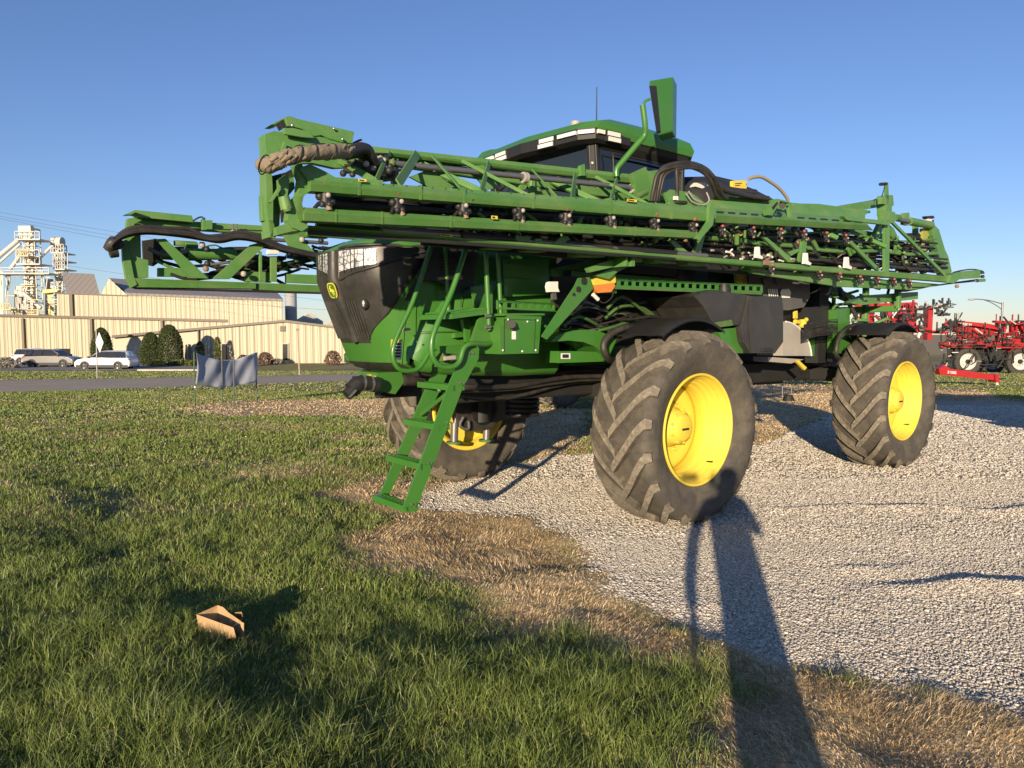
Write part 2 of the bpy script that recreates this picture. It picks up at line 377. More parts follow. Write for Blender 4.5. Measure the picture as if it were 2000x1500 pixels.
# vertical grille ribs
def shell_pt(w, v, off=.014, e=NE):
    u0, hw = nose(w)+off, halfw(w)+off
    s_ = max(-.999, min(.999, v/hw)); s2 = abs(s_)**(e/2); c = math.sqrt(max(0, 1-s2*s2))
    return Vector((u0-NR+NR*c**(2/e), v, w))
for v in [x*.035 for x in range(-15, 16)]:
    if shell_pt(1.70, v*1.0).x < back_u(1.93)+.05: continue
    w1 = 2.02 if v < .26 else 1.92
    if .0 < v < .13: continue
    top = 2.22 if .02 < -v < .4 else w1
    sh.tube([shell_pt(w, v*(1+.15*(w-1.7)), .015) for w in np.linspace(1.70, w1, 6)], .0095, 5, 1)
# centre ridge and lamp brow
sh.tube([shell_pt(w, .07, .008) for w in np.linspace(1.68, 2.42, 8)], [.05,.055,.06,.06,.055,.05], 10, 1)
sh.tube([shell_pt(2.20, .15, .01), shell_pt(2.19, .18, .012), shell_pt(2.235, .35, .012), shell_pt(2.27, .5, .012), shell_pt(2.33, .6, .01), shell_pt(2.42, .655, .0)], .014, 6, 3)
sh.tube([shell_pt(2.44, .15, .0), shell_pt(2.45, .3, .0), shell_pt(2.45, .5, -.01), shell_pt(2.45, .62, -.02)], .014, 6, 3)
sh.tube([shell_pt(2.20, .15, .01), shell_pt(2.44, .14, .0)], .012, 6, 1)
GR = sh.build('grille_shell', HOOD)
# headlight (driver's left) as a band on the nose, and the matching one on the right
for sg in (1, -1):
    hl = MB().use(LENS); cols = 9; vsx = []
    for i in range(cols+1):
        v = (.165+.365*i/cols) if sg > 0 else (-.04-.20*i/cols); wb = 2.245+.05*i/cols; wt = 2.415
        for j in range(4): vsx.append(shell_pt(wb+(wt-wb)*j/3, v, .018))
    hl.add(vsx, [(i*4+j, i*4+j+1, i*4+j+5, i*4+j+4) for i in range(cols) for j in range(3)])
    hl.use(DARK)
    for i in (2, 4, 5, 7):
        v = (.165+.365*i/cols) if sg > 0 else (-.04-.20*i/cols); hl.tube([shell_pt(2.23, v, .022), shell_pt(2.42, v, .022)], .003, 4, 1)
    for z_ in (2.30, 2.36): hl.tube([shell_pt(z_, (.17 if sg > 0 else -.05), .021), shell_pt(z_+.01, (.30 if sg > 0 else -.12), .021), shell_pt(z_+.02, (.40 if sg > 0 else -.2), .021)], .002, 4, 1)
    hl.build('headlight', HOOD)
# round work lamp in the shell
wl = MB().use(BLACK, True).cyl(shell_pt(1.985, .36, .0), shell_pt(1.985, .36, .018), .05, 18)
wl.use(LENS, True).ball(shell_pt(1.985, .36, .02), .02, 6, (.5, .8, 1.4)); wl.build('work_lamp', HOOD)
# round nose emblem: yellow bordered green badge with a leaping deer
em = MB().use(YEL, True)
def badge(mb, w, h, x, th):
    pts = []
    for k in range(24):
        a = 2*math.pi*k/24; c, s_ = math.cos(a), math.sin(a)
        pts.append((x, w*math.copysign(abs(c)**.6, c), h*math.copysign(abs(s_)**.6, s_)))
    mb.prism(pts, (th, 0, 0))
em.use(BLACK); badge(em, .066, .092, -.012, .012); em.use(YEL); badge(em, .060, .085, .0, .006); em.use(GREEN); badge(em, .050, .075, .006, .003)
em.use(YEL)
deer = [(.030,.002),(.034,-.006),(.020,-.012),(.006,-.010),(-.012,-.022),(-.030,-.045),(-.036,-.050),(-.030,-.034),(-.018,-.010),(-.026,-.004),(-.034,-.016),(-.038,-.012),(-.030,.010),(-.012,.016),(.002,.018),(.012,.032),(.004,.044),(-.010,.056),(-.004,.058),(.008,.048),(.016,.060),(.020,.058),(.018,.046),(.024,.036),(.034,.026),(.032,.022),(.022,.022),(.018,.010)]
em.prism([(.0092, -y, z-.002) for y, z in deer], (.003, 0, 0))
em.use(YEL).add([(.0092,.004,-.022),(.0092,.010,-.05),(.0092,.004,-.054),(.0092,-.004,-.024)], [(0,1,2,3)])
eo = em.build('emblem', HOOD, shell_pt(2.10, .07, .066)); eo.rotation_euler = (0, R(20), R(14)); eo.scale = (.8, .84, .78); eo['label'] = 'yellow leaping deer emblem on a green badge'
# warning decals on the hood side
dc = MB().use(YEL).plate([(764,663),(786,663),(785,696),(763,694)], .725, .003); dc.use(WHITE).plate([(770,668),(785,668),(784,703),(770,702)], .729, .003)
dc.use(BLACK)
for i in range(5): dc.plate([(772,670+6*i),(783,670+6*i),(783,674+6*i),(772,673.5+6*i)], .733, .002)
dc.build('warning_decal', HOOD)
ln = MB().use(BLACK)
ln.tube([(2.33,.668,1.757),(2.05,.70,1.757),(1.7,.724,1.757),(1.2,.728,1.757)], .003, 4, 2)
for pts in ([(785,641),(803,641)],[(785,644),(803,645)]): pass
ln.use(LGREY).plate([(784,642),(798,640),(805,644),(798,646),(785,647)], .726, .004); ln.build('panel_line', HOOD)
# ---- chassis
ch = MB(DARK)
for sg in (1, -1):
    ch.use(DARK).beam((2.1, sg*.42, 1.26), (-5.4, sg*.42, 1.22), .12, .26)
ch.use(DARK).beam((.0,-1.1,1.18),(.0,1.1,1.18),.22,.2,(1,0,0)); ch.beam((-4.42,-1.1,1.18),(-4.42,1.1,1.18),.22,.2,(1,0,0))
for u in (0, -4.42):
    for sg in (1, -1):
        uu = .42 if (u == 0 and sg < 0) else u
        ch.use(GREEND).cyl((uu, sg*1.02, 1.5),(uu, sg*1.02, .95), .085, 14); ch.use(DARK).cyl((uu, sg*1.02, .95),(uu, sg*1.02, .72), .12, 14)
        ch.use(GREEND).box((uu-.16, sg*.98, .70),(uu+.16, sg*1.16, 1.02)); ch.use(DARK).cyl((uu, sg*.95, HC),(uu, sg*1.3, HC), .19, 18)
        ch.use(HOSE).tube([(uu+.1, sg*.8, 1.5),(uu+.25, sg*1.05, 1.35),(uu+.22, sg*1.1, 1.1),(uu+.12, sg*1.05, .9)], .022)
        ch.use(HOSE).tube([(uu-.1, sg*.8, 1.45),(uu-.28, sg*1.0, 1.3),(uu-.2, sg*1.08, 1.0),(uu-.1, sg*1.05, .85)], .018)
ch.use(DARK).box((1.6,-.34,1.18),(.9,.34,1.3)).box((.7,-.4,1.16),(-.4,.4,1.25)).box((-1.0,-.3,1.2),(-3.8,.3,1.3))
for u_ in (1.9,1.2,.5,-.6,-1.5,-2.4,-3.3): ch.box((u_,-.42,1.16),(u_-.08,.42,1.3))
ch.use(HOSE)
for i in range(14):
    v = random.uniform(-.5,.75); w = random.uniform(1.2,1.45); ch.tube([(2.1-random.random()*.4, v, w),(1.3, v+random.uniform(-.1,.1), w-.08*random.random()),(.5, v+random.uniform(-.2,.2), w+.03),(-.4, v, w)], random.choice((.012,.018,.024)), 6)
ch.build('chassis', SP)
tb = MB(GREEN).plate([(737,728),(784,726),(790,745),(772,770),(737,762)], .35, .35)
tb.use(DARK).box((2.45,-.25,1.24),(2.3,.3,1.36))
tb.build('front_bracket', SP)
cp = MB().use(BLACK, True)
a = pv(737,752,.42)
cp.tube([a, pv(722,748,.42), pv(709,746,.42), pv(697,753,.42), pv(690,762,.42)], .06, 14, 3)
for q in ((724,748),(708,746)): p = pv(*q,.42); cp.use(STEEL,True).cyl(p-Vector((.008,0,0)), p+Vector((.008,0,0)), .067, 14)
cp.use(BLACK,True).cyl(pv(695,756,.42), pv(677,772,.42), .048, 12); cp.cyl(pv(700,749,.42), pv(686,762,.42), .066, 14)
cp.use(STEEL).beam(pv(690,749,.36), pv(663,759,.36), .015, .01); cp.beam(pv(695,762,.5), pv(682,776,.5), .03, .012)
cp.use(YEL).plate([(712,733),(722,731),(735,735),(727,741),(716,740)], .44, .03)
cp.build('filler_coupling', SP)
# underbody shield, linkage feet and bellows near the right front wheel
us = MB().use(SHELL)
us.plate([(892,780),(1003,776),(1002,818),(975,822),(957,838),(918,843),(897,826),(890,800)], -.95, .12)
us.use(GREY, True).tube([pv(905,815,-.9), pv(898,832,-.9), pv(915,838,-.9), pv(915,822,-.9)], .018, 6)
us.build('axle_shield', SP)
lk = None
for x, y0, y1 in ((888, 826, 862), (951, 828, 858)):
    lk = MB().use(STEEL, True); a, b = pv(x, y0, -1.02), pv(x-1, y1, -1.02)
    if x < 900: lk.use(PIPE, True).cyl(pv(895, 770, -1.0), pv(889, 828, -1.02), .022, 8)
    lk.use(PIPE, True).cyl(a, b, .045, 12); lk.use(GREEND, True).cyl(b, b-Vector((0,0,.025)), .09, 14); lk.build('steering_link', SP)
bl = MB().use(BLACK, True)
for i in range(5):
    c = pv(1020, 772+9*i, -.55); q = []
    bl.tube([c+Vector((.17*math.cos(a_), .17*math.sin(a_), 0)) for a_ in np.linspace(0, 6.28, 17)], .03, 8, 1, False)
bl.cyl(pv(1020,765,-.55), pv(1020,812,-.55), .15, 18); bl.build('air_spring', SP)
gm = MB().use(GREEND); gm.plate([(985,748),(1018,748),(1020,764),(986,764)], -.3, .2); MB().use(HOSE, True).tube([pv(868,760,.2), pv(930,762,.2), pv(980,750,.2), pv(1010,720,.2)], .015).build('hydraulic_hose', SP)
gm.build('hydraulic_motor', SP)
gm = MB().use(HOSE, True)
for i in range(22): p = pv(790+i*2.1, 742, .35); gm.cyl(p-Vector((.006,0,0)), p+Vector((.006,0,0)), .05, 10)
gm.cyl(pv(788,742,.35), pv(838,742,.35), .04, 10); gm.build('corrugated_hose', SP)
# ---- left fender arch and outrigger
ar = MB(GREEN)
ar.plate([(1075,668),(1085,658),(1101,650),(1133,644),(1162,644),(1192,655),(1204,664),(1192,690),(1186,704),(1178,690),(1163,677),(1140,668),(1110,665)], 1.12, .30)
ar.plate([(1092,686),(1130,686),(1178,688),(1181,706),(1092,709)], 1.05, .18)
ar.use(WHITE).plate([(1096,690),(1114,690),(1114,701),(1096,701)], 1.055, .004); ar.use(BLACK).plate([(1099,692),(1111,692),(1111,699),(1099,699)], 1.058, .003)
ar.build('outrigger', SP)
hs = MB().use(HOSE, True)
for dv, rr in ((1.2,.032),(1.14,.026)):
    hs.tube([pv(1268,640,dv-.3), pv(1232,638,dv), pv(1200,648,dv), pv(1180,668,dv), pv(1182,692,dv), pv(1196,704,dv-.1), pv(1225,700,dv-.3)], rr, 10, 4)
random.seed(3)
for i in range(46):
    x0 = random.uniform(1085,1210); y0 = random.uniform(600,655); v = random.uniform(.55,1.05)
    hs.use(random.choice((HOSE,HOSE,HOSE,PIPE,GREEND)), True)
    hs.tube([pv(x0, y0, v), pv(x0+30, y0-random.uniform(0,25), v), pv(x0+75, y0+random.uniform(-20,12), v-.1), pv(x0+110, y0+random.uniform(-20,30), v-.2)], random.choice((.006,.01,.016)), 6, 3)
hs.build('hydraulic_hoses', SP)
# ---- fenders over left and right wheels
def fender(u0, sg, a0=60, a1=116, name='fender'):
    f = MB().use(BLACK, True); lo = []
    for a_ in np.linspace(a0, a1, 15):
        c, s_ = math.cos(R(a_)), math.sin(R(a_)); r = 1.0+.02*math.sin((a_-a0)/(a1-a0)*math.pi)
        hw = .27; lo.append([(u0+c*(r-.035), sg*(1.42+hw*k), HC-.0+s_*(r-.035)) if abs(k) == 1 else (u0+c*r, sg*(1.42+hw*k), HC+s_*r) for k in (-1,-.93,-.4,.4,.93,1)] +
                 [(u0+c*(r-.012), sg*(1.42+hw*k), HC+s_*(r-.012)) for k in (.9,.4,-.4,-.9)])
    f.loft(lo)
    f.use(DARK).beam((u0, sg*1.1, HC+.99), (u0, sg*.95, 1.45), .05, .05); return f.build(name, SP)
fender(0, 1); fender(-4.42, 1); fender(.42, -1); fender(-4.42, -1)
# ---- cab
cab = MB(GREEN)
def cabloop(w, f, s_=1.0, rear=-1.12, cham=.14):
    h = .86*s_
    return [(f-.0, 0, w), (f-.03-.3*cham, h-cham-.03, w), (f-cham-.02, h-.02, w), (f-.35-cham, h, w), (rear+.25, h, w), (rear, h-.22, w), (rear, -h+.22, w), (rear+.25, -h, w), (f-.35-cham, -h, w), (f-cham-.02, -h+.02, w), (f-.03-.3*cham, -h+cham+.03, w)]
cab.use(BLACK).loft([cabloop(2.35,.35,.90), cabloop(2.62,.40,.94)])
cab.use(DARK).loft([cabloop(3.50,.48,.94), cabloop(3.55,.60,1.0), cabloop(3.60,.64,1.03,-1.16)])
cab.use(DARK).box((-.95,-.6,1.6),(.3,.6,2.36))
CAB = cab.build('cab', SP)
rf = MB().use(GREEN)
rf.loft([cabloop(3.60,.62,1.045,-1.18), cabloop(3.66,.66,1.06,-1.2), cabloop(3.74,.58,1.03,-1.16), cabloop(3.83,.30,.86,-1.0), cabloop(3.87,.0,.6,-.8)])
rf.use(LGREY, True).cyl((.32,.42,3.80),(.32,.42,3.84),.05,14); rf.use(LENS, True).ball((-.75,.45,3.84),.04,6)
RF = rf.build('roof', CAB)
vz = MB(BLACK)
vz.loft([cabloop(3.53,.61,1.01,-.2), cabloop(3.555,.67,1.05,-.2), cabloop(3.655,.675,1.052,-.2)]); vz.build('visor', CAB)
gl = MB().use(GLASS)
Lb, Lt = cabloop(2.62,.385,.925,-1.12,.05), cabloop(3.52,.47,.93,-1.12,.05)
gl.loft([Lb, Lt]); gl.build('window', CAB)
pl = MB().use(BLACK)
Pb, Pt = cabloop(2.62,.40,.94,-1.12,.05), cabloop(3.53,.49,.945,-1.12,.05)
for i in (4, 5, 6, 7, 9, 10): MB(BLACK).beam(Pb[i], Pt[i], .07 if i in (2,9) else .05, .045).build('pillar', CAB)
for i in (1, 2): pl.beam(Pb[i], Pt[i], .04, .04)
pl.use(SHELL).hull([Vector(Pb[1])+Vector((.02,0,0)), Vector(Pb[2])+Vector((.02,.0,0)), Vector(Pt[2])+Vector((.02,0,0)), Vector(Pt[1])+Vector((.02,0,0))], [Vector(Pb[1]), Vector(Pb[2]), Vector(Pt[2]), Vector(Pt[1])])
pl.use(BLACK)
# door frame line on the left window
fr = [(.22,.845,2.66),(.24,.85,3.38),(.16,.852,3.46),(-.75,.855,3.46)]
MB(BLACK).tube([(x, y+.01, z) for x, y, z in fr], .012, 6, 2).build('door_frame', CAB)
for z in (2.98,3.12,3.30):
    m0 = (Vector(Pb[1])*(3.46-z)+Vector(Pt[1])*(z-2.62))/.84; m1 = (Vector(Pb[2])*(3.46-z)+Vector(Pt[2])*(z-2.62))/.84; c = (m0*.45+m1*.55)+Vector((.025,.005,0))
    pl.use(LENS, True).ball(c, .02, 6, (.5,.8,.8))
pl.build('pillar', CAB)
wp = MB().use(PIPE); wp.beam((.40,-.5,2.85),(.47,.35,3.30),.02,.02); wp.use(BLACK).beam((.44,-.1,3.38),(.46,-.55,3.1),.03,.03); wp.beam((.42,.0,3.4),(.42,.3,2.9),.018,.018)
wp.use(BLACK).box((.47,-.35,3.28),(.56,-.1,3.5)); wp.tube([(.52,-.3,3.45),(.55,-.45,3.3),(.5,-.6,3.35),(.53,-.7,3.5)], .02, 6); wp.build('wiper', CAB)
# roof lamps at the front-left corner
def vband(i0, i1, f0, f1, z0, z1, m, mbx, off=.012, slant=0):
    A = cabloop(3.60,.672,1.052,-.2); a, b = Vector(A[i0]), Vector(A[i1]); d = b-a
    n = Vector((d.y, -d.x, 0)).normalized()
    if n.dot(a+d*.5-Vector((-.3,0,3.6))) < 0: n = -n
    p, q = a+d*f0, a+d*f1; z0 -= 3.6; z1 -= 3.6; s_ = d.normalized()*slant
    P = [p+Vector((0,0,z0)), q+Vector((0,0,z0)), q+Vector((0,0,z1))+s_, p+Vector((0,0,z1))+s_]
    mbx.use(m).hull([x+n*(off+.012) for x in P], [x+n*(off-.03) for x in P])
for sg, (a_, b_, c_, d_) in ((1, (0,1,2,3)), (-1, (0,10,9,8))):
    lp = MB(); vband(a_, b_, .30, .62, 3.545, 3.645, BLACK, lp, .002); vband(a_, b_, .34, .60, 3.552, 3.59, LAMP, lp); vband(a_, b_, .36, .61, 3.60, 3.638, LAMP, lp); o = lp.build('roof_lamp', CAB)
    lp = MB(); vband(a_, b_, .68, .99, 3.60, 3.635, LAMP, lp); vband(b_, c_, .04, .96, 3.60, 3.635, LAMP, lp); vband(c_, d_, .04, .3, 3.60, 3.635, LAMP, lp); lp.build('marker_lamp', CAB)
    lp = MB(); vband(c_, d_, .38, .95, 3.545, 3.65, BLACK, lp, .002); vband(c_, d_, .45, .92, 3.55, 3.59, LAMP, lp); vband(c_, d_, .42, .9, 3.60, 3.64, LAMP, lp); lp.build('roof_lamp', CAB)
an = MB().use(BLACK, True); p = Vector((.0,.4,3.83)); an.cyl(p, p+Vector((0,0,.06)), .09, 14, .04); an.cyl(p+Vector((0,0,.06)), p+Vector((0,0,.42)), .008, 6, .005); an.build('antenna', CAB)
# far side mirror lamp pod at the front-right roof corner
pd = MB(GREEN).plate([(940,312),(958,292),(978,291),(981,300),(975,311),(950,313)], -1.2, .16); pd.use(LENS).plate([(942,311),(955,300),(958,312)], -1.195, .02); pd.build('lamp_pod', CAB)
mr = MB().use(GREEN, True)
mr.tube([pv(1204,345,1.3), pv(1204,332,1.3), pv(1212,320,1.32), pv(1246,280,1.4), pv(1259,264,1.43), pv(1260,245,1.45), pv(1255,205,1.45)], .026, 10, 3)
mr.tube([pv(1259,243,1.45), pv(1257,212,1.45), pv(1260,198,1.45), pv(1270,193,1.47)], .012, 8, 3)
MRR = mr.build('mirror_arm', CAB)
mh = MB(GREEN)
tl, tr_, br, blp = pv(1267,157,1.42), pv(1315,149,1.42), pv(1314,256,1.42), pv(1284,264,1.42)
ex = Vector((-.10, .16, 0))
def ins(p, q, f): return p.lerp(q, f)
front = [tl, tr_, br, blp]; back = [p+Vector((-.17,-.09,-.01)) for p in front]
mh.hull(front, back); mh.build('mirror', MRR, bevel=.012)
mk = MB(BLACK); s1 = [pv(1266,171,1.41), pv(1280,171,1.41), pv(1288,258,1.41), pv(1280,261,1.41)]
mk.hull([p+Vector((.03,.035,0)) for p in s1], [p+Vector((.0,.015,0)) for p in s1]); mk.build('mirror_bracket', MRR)
# ---- body behind cab, product tank
bd = MB(GREEN)
bd.use(DARK).box((.72,-.76,1.45),(-.95,.76,2.34)); bd.use(GREEN).box((.70,-.72,2.2),(-.9,.77,2.33)); bd.box((.72,.2,1.44),(-.9,.775,1.62))  # dark box: the shade under the boom is put into its colour
bd.use(GREEN).plate([(985,505),(1072,507),(1072,575),(985,580)], .79, .02); bd.plate([(920,560),(962,556),(962,612),(930,612)], .80, .02); bd.use(BLACK).plate([(1080,540),(1150,540),(1150,610),(1080,600)], .80, .03)
bd.use(GREEND)
for q in ([(985,515),(1040,520),(1040,545),(985,540)],): bd.plate(q, .83, .02)
bd.use(GREEN).plate([(1075,525),(1200,500),(1210,620),(1080,610)], .70, .02)
bd.use(BLACK).box((-.95,-.75,2.3),(-1.25,.75,3.0)); bd.use(BLACK, True).loft([[(x, y*(1-.25*k), z) for x, y in ((-.9,-.8),(-.9,.8),(-1.4,.8),(-1.4,-.8))] for z, k in ((1.5,0),(2.5,0))])
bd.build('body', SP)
tk = MB().use(BLACK, True)
lo = []
for u, hw, zt, zb in ((-1.30,.55,3.35,1.9),(-1.42,.75,3.56,1.75),(-1.9,.80,3.63,1.62),(-2.5,.82,3.61,1.55),(-3.0,.82,3.53,1.55),(-3.45,.80,3.36,1.6),(-3.62,.6,3.1,1.75)):
    lp = []
    for k in range(20):
        a_ = 2*math.pi*k/20; c, s_ = math.cos(a_), math.sin(a_)
        lp.append((u, hw*math.copysign(abs(c)**.45, c), (zt+zb)/2+(zt-zb)/2*math.copysign(abs(s_)**.5, s_)))
    lo.append(lp)
tk.loft(lo); tk.use(BLACK).box((-2.2,-.3,3.58),(-2.7,.3,3.68)); tk.tube([(-1.4,.0,3.5),(-1.4,.0,3.75)], .008, 5, 1)
tk.use(WHITE).plate([(1428,384),(1444,384),(1444,388),(1428,388)], .9, .003); tk.build('product_tank', SP)
sm = MB(GREY); sm.plate([(1462,530),(1582,530),(1582,580),(1570,600),(1540,606),(1500,604),(1466,590)], .98, .8)
sm.use(WHITE).plate([(1527,565),(1541,564),(1545,571),(1543,582),(1528,582),(1524,572)], 1.0, .003)
sm.use(WHITE)
for i in range(5): sm.plate([(1500+4*i,565),(1502+4*i,564),(1504+4*i,578),(1502+4*i,579)], 1.0, .003)
sm.use(GREY)
for x in (1490,1515,1560): sm.plate([(x,545),(x+14,545),(x+8,556),(x+4,556)], 1.01, .02)
sm.build('rinse_tank', SP)
ft = MB().use(SHELL)
ft.prism([pv(x, y, 1.42) for x, y in [(1463,578),(1527,579),(1530,600),(1530,668),(1514,690),(1466,690),(1452,668),(1448,640)]], (0,-.75,0))
ft.prism([pv(x, y, 1.40) for x, y in [(1355,578),(1372,570),(1395,566),(1465,577),(1466,634),(1396,638),(1375,600)]], (0,-.6,0))
ft.use(GREEND).plate([(1386,632),(1430,624),(1432,636),(1388,642)], 1.42, .1); ft.use(GREEN).plate([(1402,642),(1447,640),(1452,690),(1420,690)], 1.35, .3)
ft.use(BLACK, True).cyl(pv(1414,577,1.30), pv(1414,561,1.30), .07, 14); ft.cyl(pv(1414,561,1.30), pv(1414,555,1.30), .05, 14)
ft.use(BLACK).plate([(1490,680),(1510,680),(1510,687),(1490,687)], 1.44, .03)
ft.tube([pv(1465,578,1.425), pv(1464,640,1.425), pv(1467,688,1.425)], .008, 5, 1); ft.build('fuel_tank', SP, bevel=.015)
ms = MB().use(LGREY); pts = [(1529,628)]+[(1529+56*math.sin(t), 700-72*math.cos(t)) for t in np.linspace(0.1, 1.5, 14)]+[(1529,695)]
ms.plate(pts, 1.0, .35); ms.use(WHITE, True).tube([pv(x_, y_, 1.0) for x_, y_ in pts[1:-1]], .012, 6, 2)
ms.use(LGREY).plate([(1500,697),(1570,702),(1545,710),(1500,706)], .9, .2); ms.use(YEL).plate([(1560,703),(1576,718),(1572,723),(1556,707)], 1.0, .03)
ms.use(GREY).plate([(1472,722),(1482,716),(1492,715),(1500,722),(1505,726),(1528,726),(1530,750),(1472,752)], .3, .5)
ms.build('muffler_shroud', SP)
sw = MB().use(STEEL, True)
for x in (1528, 1546): sw.cyl(pv(x,735,.1), pv(x,778,.1), .008, 6)
sw.use(DARK, True).cyl(pv(1540,772,.1), pv(1540,782,.1), .06, 12, .09); sw.build('drain_valve', SP)
# ---- platform, steps, rails
pf = MB(GREEN)
pf.prism([pv(x, y, 1.15) for x, y in [(883,613),(962,604),(962,612),(883,623)]], (0,-.45,0))
for i in range(12): p = pv(886+6.2*i, 612-.75*i, 1.15); pf.box(p, p+Vector((-.04,-.40,.012)))
pf.plate([(885,618),(900,616),(888,655),(868,700),(856,700),(872,660)], .62, .03)
pf.plate([(904,624),(920,622),(918,668),(912,668)], .9, .04); pf.plate([(890,650),(965,640),(962,652),(888,660)], .75, .05)
pf.plate([(940,612),(965,612),(965,668),(918,680),(925,655)], 1.10, .03)
pf.plate([(860,676),(922,674),(922,686),(862,688)], 1.02, .05); pf.use(GREEND).plate([(875,690),(900,692),(892,712),(868,706)], .95, .08)
pf.use(LGREY).beam(pv(868,700,1.08), pv(888,698,1.08), .03, .03); pf.use(GREEN)
pf.build('platform', SP)
bx = MB(GREEN)
bx.prism([pv(x, y, 1.22) for x, y in [(992,616),(1058,618),(1052,690),(978,692),(975,636),(983,636)]], (0,-.45,0))
bx.prism([pv(x, y, 1.22) for x, y in [(983,612),(1064,612),(1064,616),(983,617)]], (0,-.45,0))
bx.use(WHITE).plate([(1000,647),(1008,647),(1008,663),(1000,663)], 1.225, .004); bx.use(DARK, True).cyl(pv(999,633,1.22), pv(999,633,1.26), .035, 12); bx.plate([(1000,640),(1015,640),(1004,645)], 1.25, .02)
bx.build('battery_box', SP, bevel=.006)
sd = MB(DARK)
for a_, b_ in (((985,622),(985,688)),((1046,622),(1043,687)),((985,624),(1050,625))): sd.tube([pv(*a_,1.222), pv(*b_,1.222)], .0025, 4, 1)
for x_, y_ in ((992,624),(1050,626),(982,684),(1046,684),(1030,628),(1020,686)): sd.use(PIPE, True).cyl(pv(x_,y_,1.22), pv(x_,y_,1.228), .008, 8)
sd.build('box_seam', SP)
sd = MB(DARK)
for P_ in (((803,560),(797,600),(790,655),(786,712)),((905,505),(903,560),(900,600))): sd.tube([pv(x_, y_, .712) for x_, y_ in P_], .003, 4, 2)
for x_, y_ in ((812,540),(806,580),(815,668),(812,700),(850,715),(880,716)): sd.use(GREEND, True).cyl(pv(x_,y_,.705), pv(x_,y_,.716), .007, 8)
sd.build('body_seam', HOOD)
def slotted(name, x0, y0, x1, y1, h0, h1, v, slots, over=None):
    m_ = MB(GREEN); T = lambda f: (x0+(x1-x0)*f, y0+(y1-y0)*f); n = slots
    def strip(a, b, c, d): m_.plate([(T(a)[0], T(a)[1]+c*(h0+(h1-h0)*a)), (T(b)[0], T(b)[1]+c*(h0+(h1-h0)*b)), (T(b)[0], T(b)[1]+d*(h0+(h1-h0)*b)), (T(a)[0], T(a)[1]+d*(h0+(h1-h0)*a))], v, .02)
    strip(0, 1, 0, .26); strip(0, 1, .78, 1)
    for i in range(n+1): a = i/n; strip(max(0, a-.16/n), min(1, a+.16/n), .26, .78)
    m_.prism([pv(*T(0), v), pv(*T(1), v), pv(*T(1), v-.30), pv(*T(0), v-.30)], (0,0,-.015))
    return m_.build(name, SP)
slotted('step_rail', 972, 586, 1084, 592, 18, 14, 1.22, 7)
slotted('walkway_rail', 1195, 544, 1490, 556, 16, 16, 1.28, 20)
wk = MB(GREEND); wk.prism([pv(1200,560,1.28), pv(1488,572,1.28), pv(1488,572,.8), pv(1200,560,.8)], (0,0,-.02)); wk.build('walkway', SP)
br_ = MB(GREEN)
br_.hull([pv(x, y, 1.30) for x, y in [(1056,657),(1068,664),(1160,563),(1152,541),(1128,543),(1120,560)]], [pv(x, y, 1.18) for x, y in [(1056,657),(1068,664),(1160,563),(1152,541),(1128,543),(1120,560)]])
br_.use(DARK, True)
for x, y, r in ((1142,549,.032),(1131,565,.025),(1122,575,.014)): p = pv(x, y, 1.31); br_.cyl(p, p-Vector((0,.02,0)), r, 14)
br_.use(GREEN).plate([(1150,545),(1205,540),(1205,573),(1158,573)], 1.22, .04); br_.build('support_arm', SP, bevel=.005)
b2 = MB(GREENB)
b2.plate([(1148,524),(1175,513),(1218,502),(1222,496),(1233,496),(1230,518),(1205,520),(1152,532)], 1.42, .04)
b2.plate([(1163,538),(1200,522),(1236,508),(1236,516),(1205,532),(1190,545)], 1.35, .04)
b2.plate([(1222,493),(1226,493),(1226,520),(1222,520)], 1.55, .25); b2.plate([(1234,496),(1240,496),(1240,520),(1234,520)], 1.55, .25); b2.build('boom_rest', SP)
tl_ = MB().use(YEL).plate([(1160,543),(1202,538),(1203,552),(1161,557)], 1.30, .05); tl_.use(ORANGE).plate([(1162,557),(1200,552),(1201,560),(1194,570),(1168,572),(1164,566)], 1.30, .07)
tl_.use(WHITE, True).tube([pv(1158,575,1.3), pv(1168,585,1.3)], .018, 8, 1); tl_.use(HOSE, True).tube([pv(1168,585,1.3), pv(1180,592,1.3), pv(1194,582,1.3), pv(1198,570,1.28)], .006, 6); tl_.build('turn_signal', SP)
wl2 = MB().use(WHITE); wl2.plate([(1074,550),(1090,550),(1090,562),(1093,570),(1074,570),(1072,560)], 1.1, .05); wl2.use(PIPE).plate([(1080,570),(1086,570),(1088,585),(1080,585)], 1.08, .03); wl2.build('camera_lamp', SP)
rl = MB().use(GREEN, True)
rl.tube([pv(x_, y_, .80) for x_, y_ in ((842,478),(836,500),(806,590),(776,655),(767,690),(774,715),(790,724),(815,721),(829,705),(838,690),(850,680))], .019, 10, 4); rl.build('handrail', SP); rl = MB().use(GREEN, True)
rl.tube([pv(911,478,1.16), pv(906,498,1.16), pv(882,570,1.16), pv(851,640,1.16), pv(843,672,1.16), pv(846,700,1.16), pv(862,716,1.16), pv(885,716,1.16), pv(898,705,1.16), pv(906,680,1.16), pv(922,671,1.16), pv(952,672,1.12), pv(965,664,1.08), pv(968,650,1.05)], .021, 10, 4)
rl.build('handrail', SP)
for x0, x1, y1, v in ((868,877,625,.72),(971,979,634,1.0)): MB().use(GREEN, True).tube([pv(x0,476,v), pv(x1,y1,v)], .020, 10, 1).build('handrail', SP)
r2_ = MB().use(GREEN, True).tube([pv(948,476,1.14), pv(955,645,1.14)], .020, 10, 1)
r2_.use(STEEL).cyl(pv(948,617,1.17), pv(958,617,1.17), .015); r2_.cyl(pv(948,638,1.17), pv(958,638,1.17), .015); r2_.build('handrail', SP)
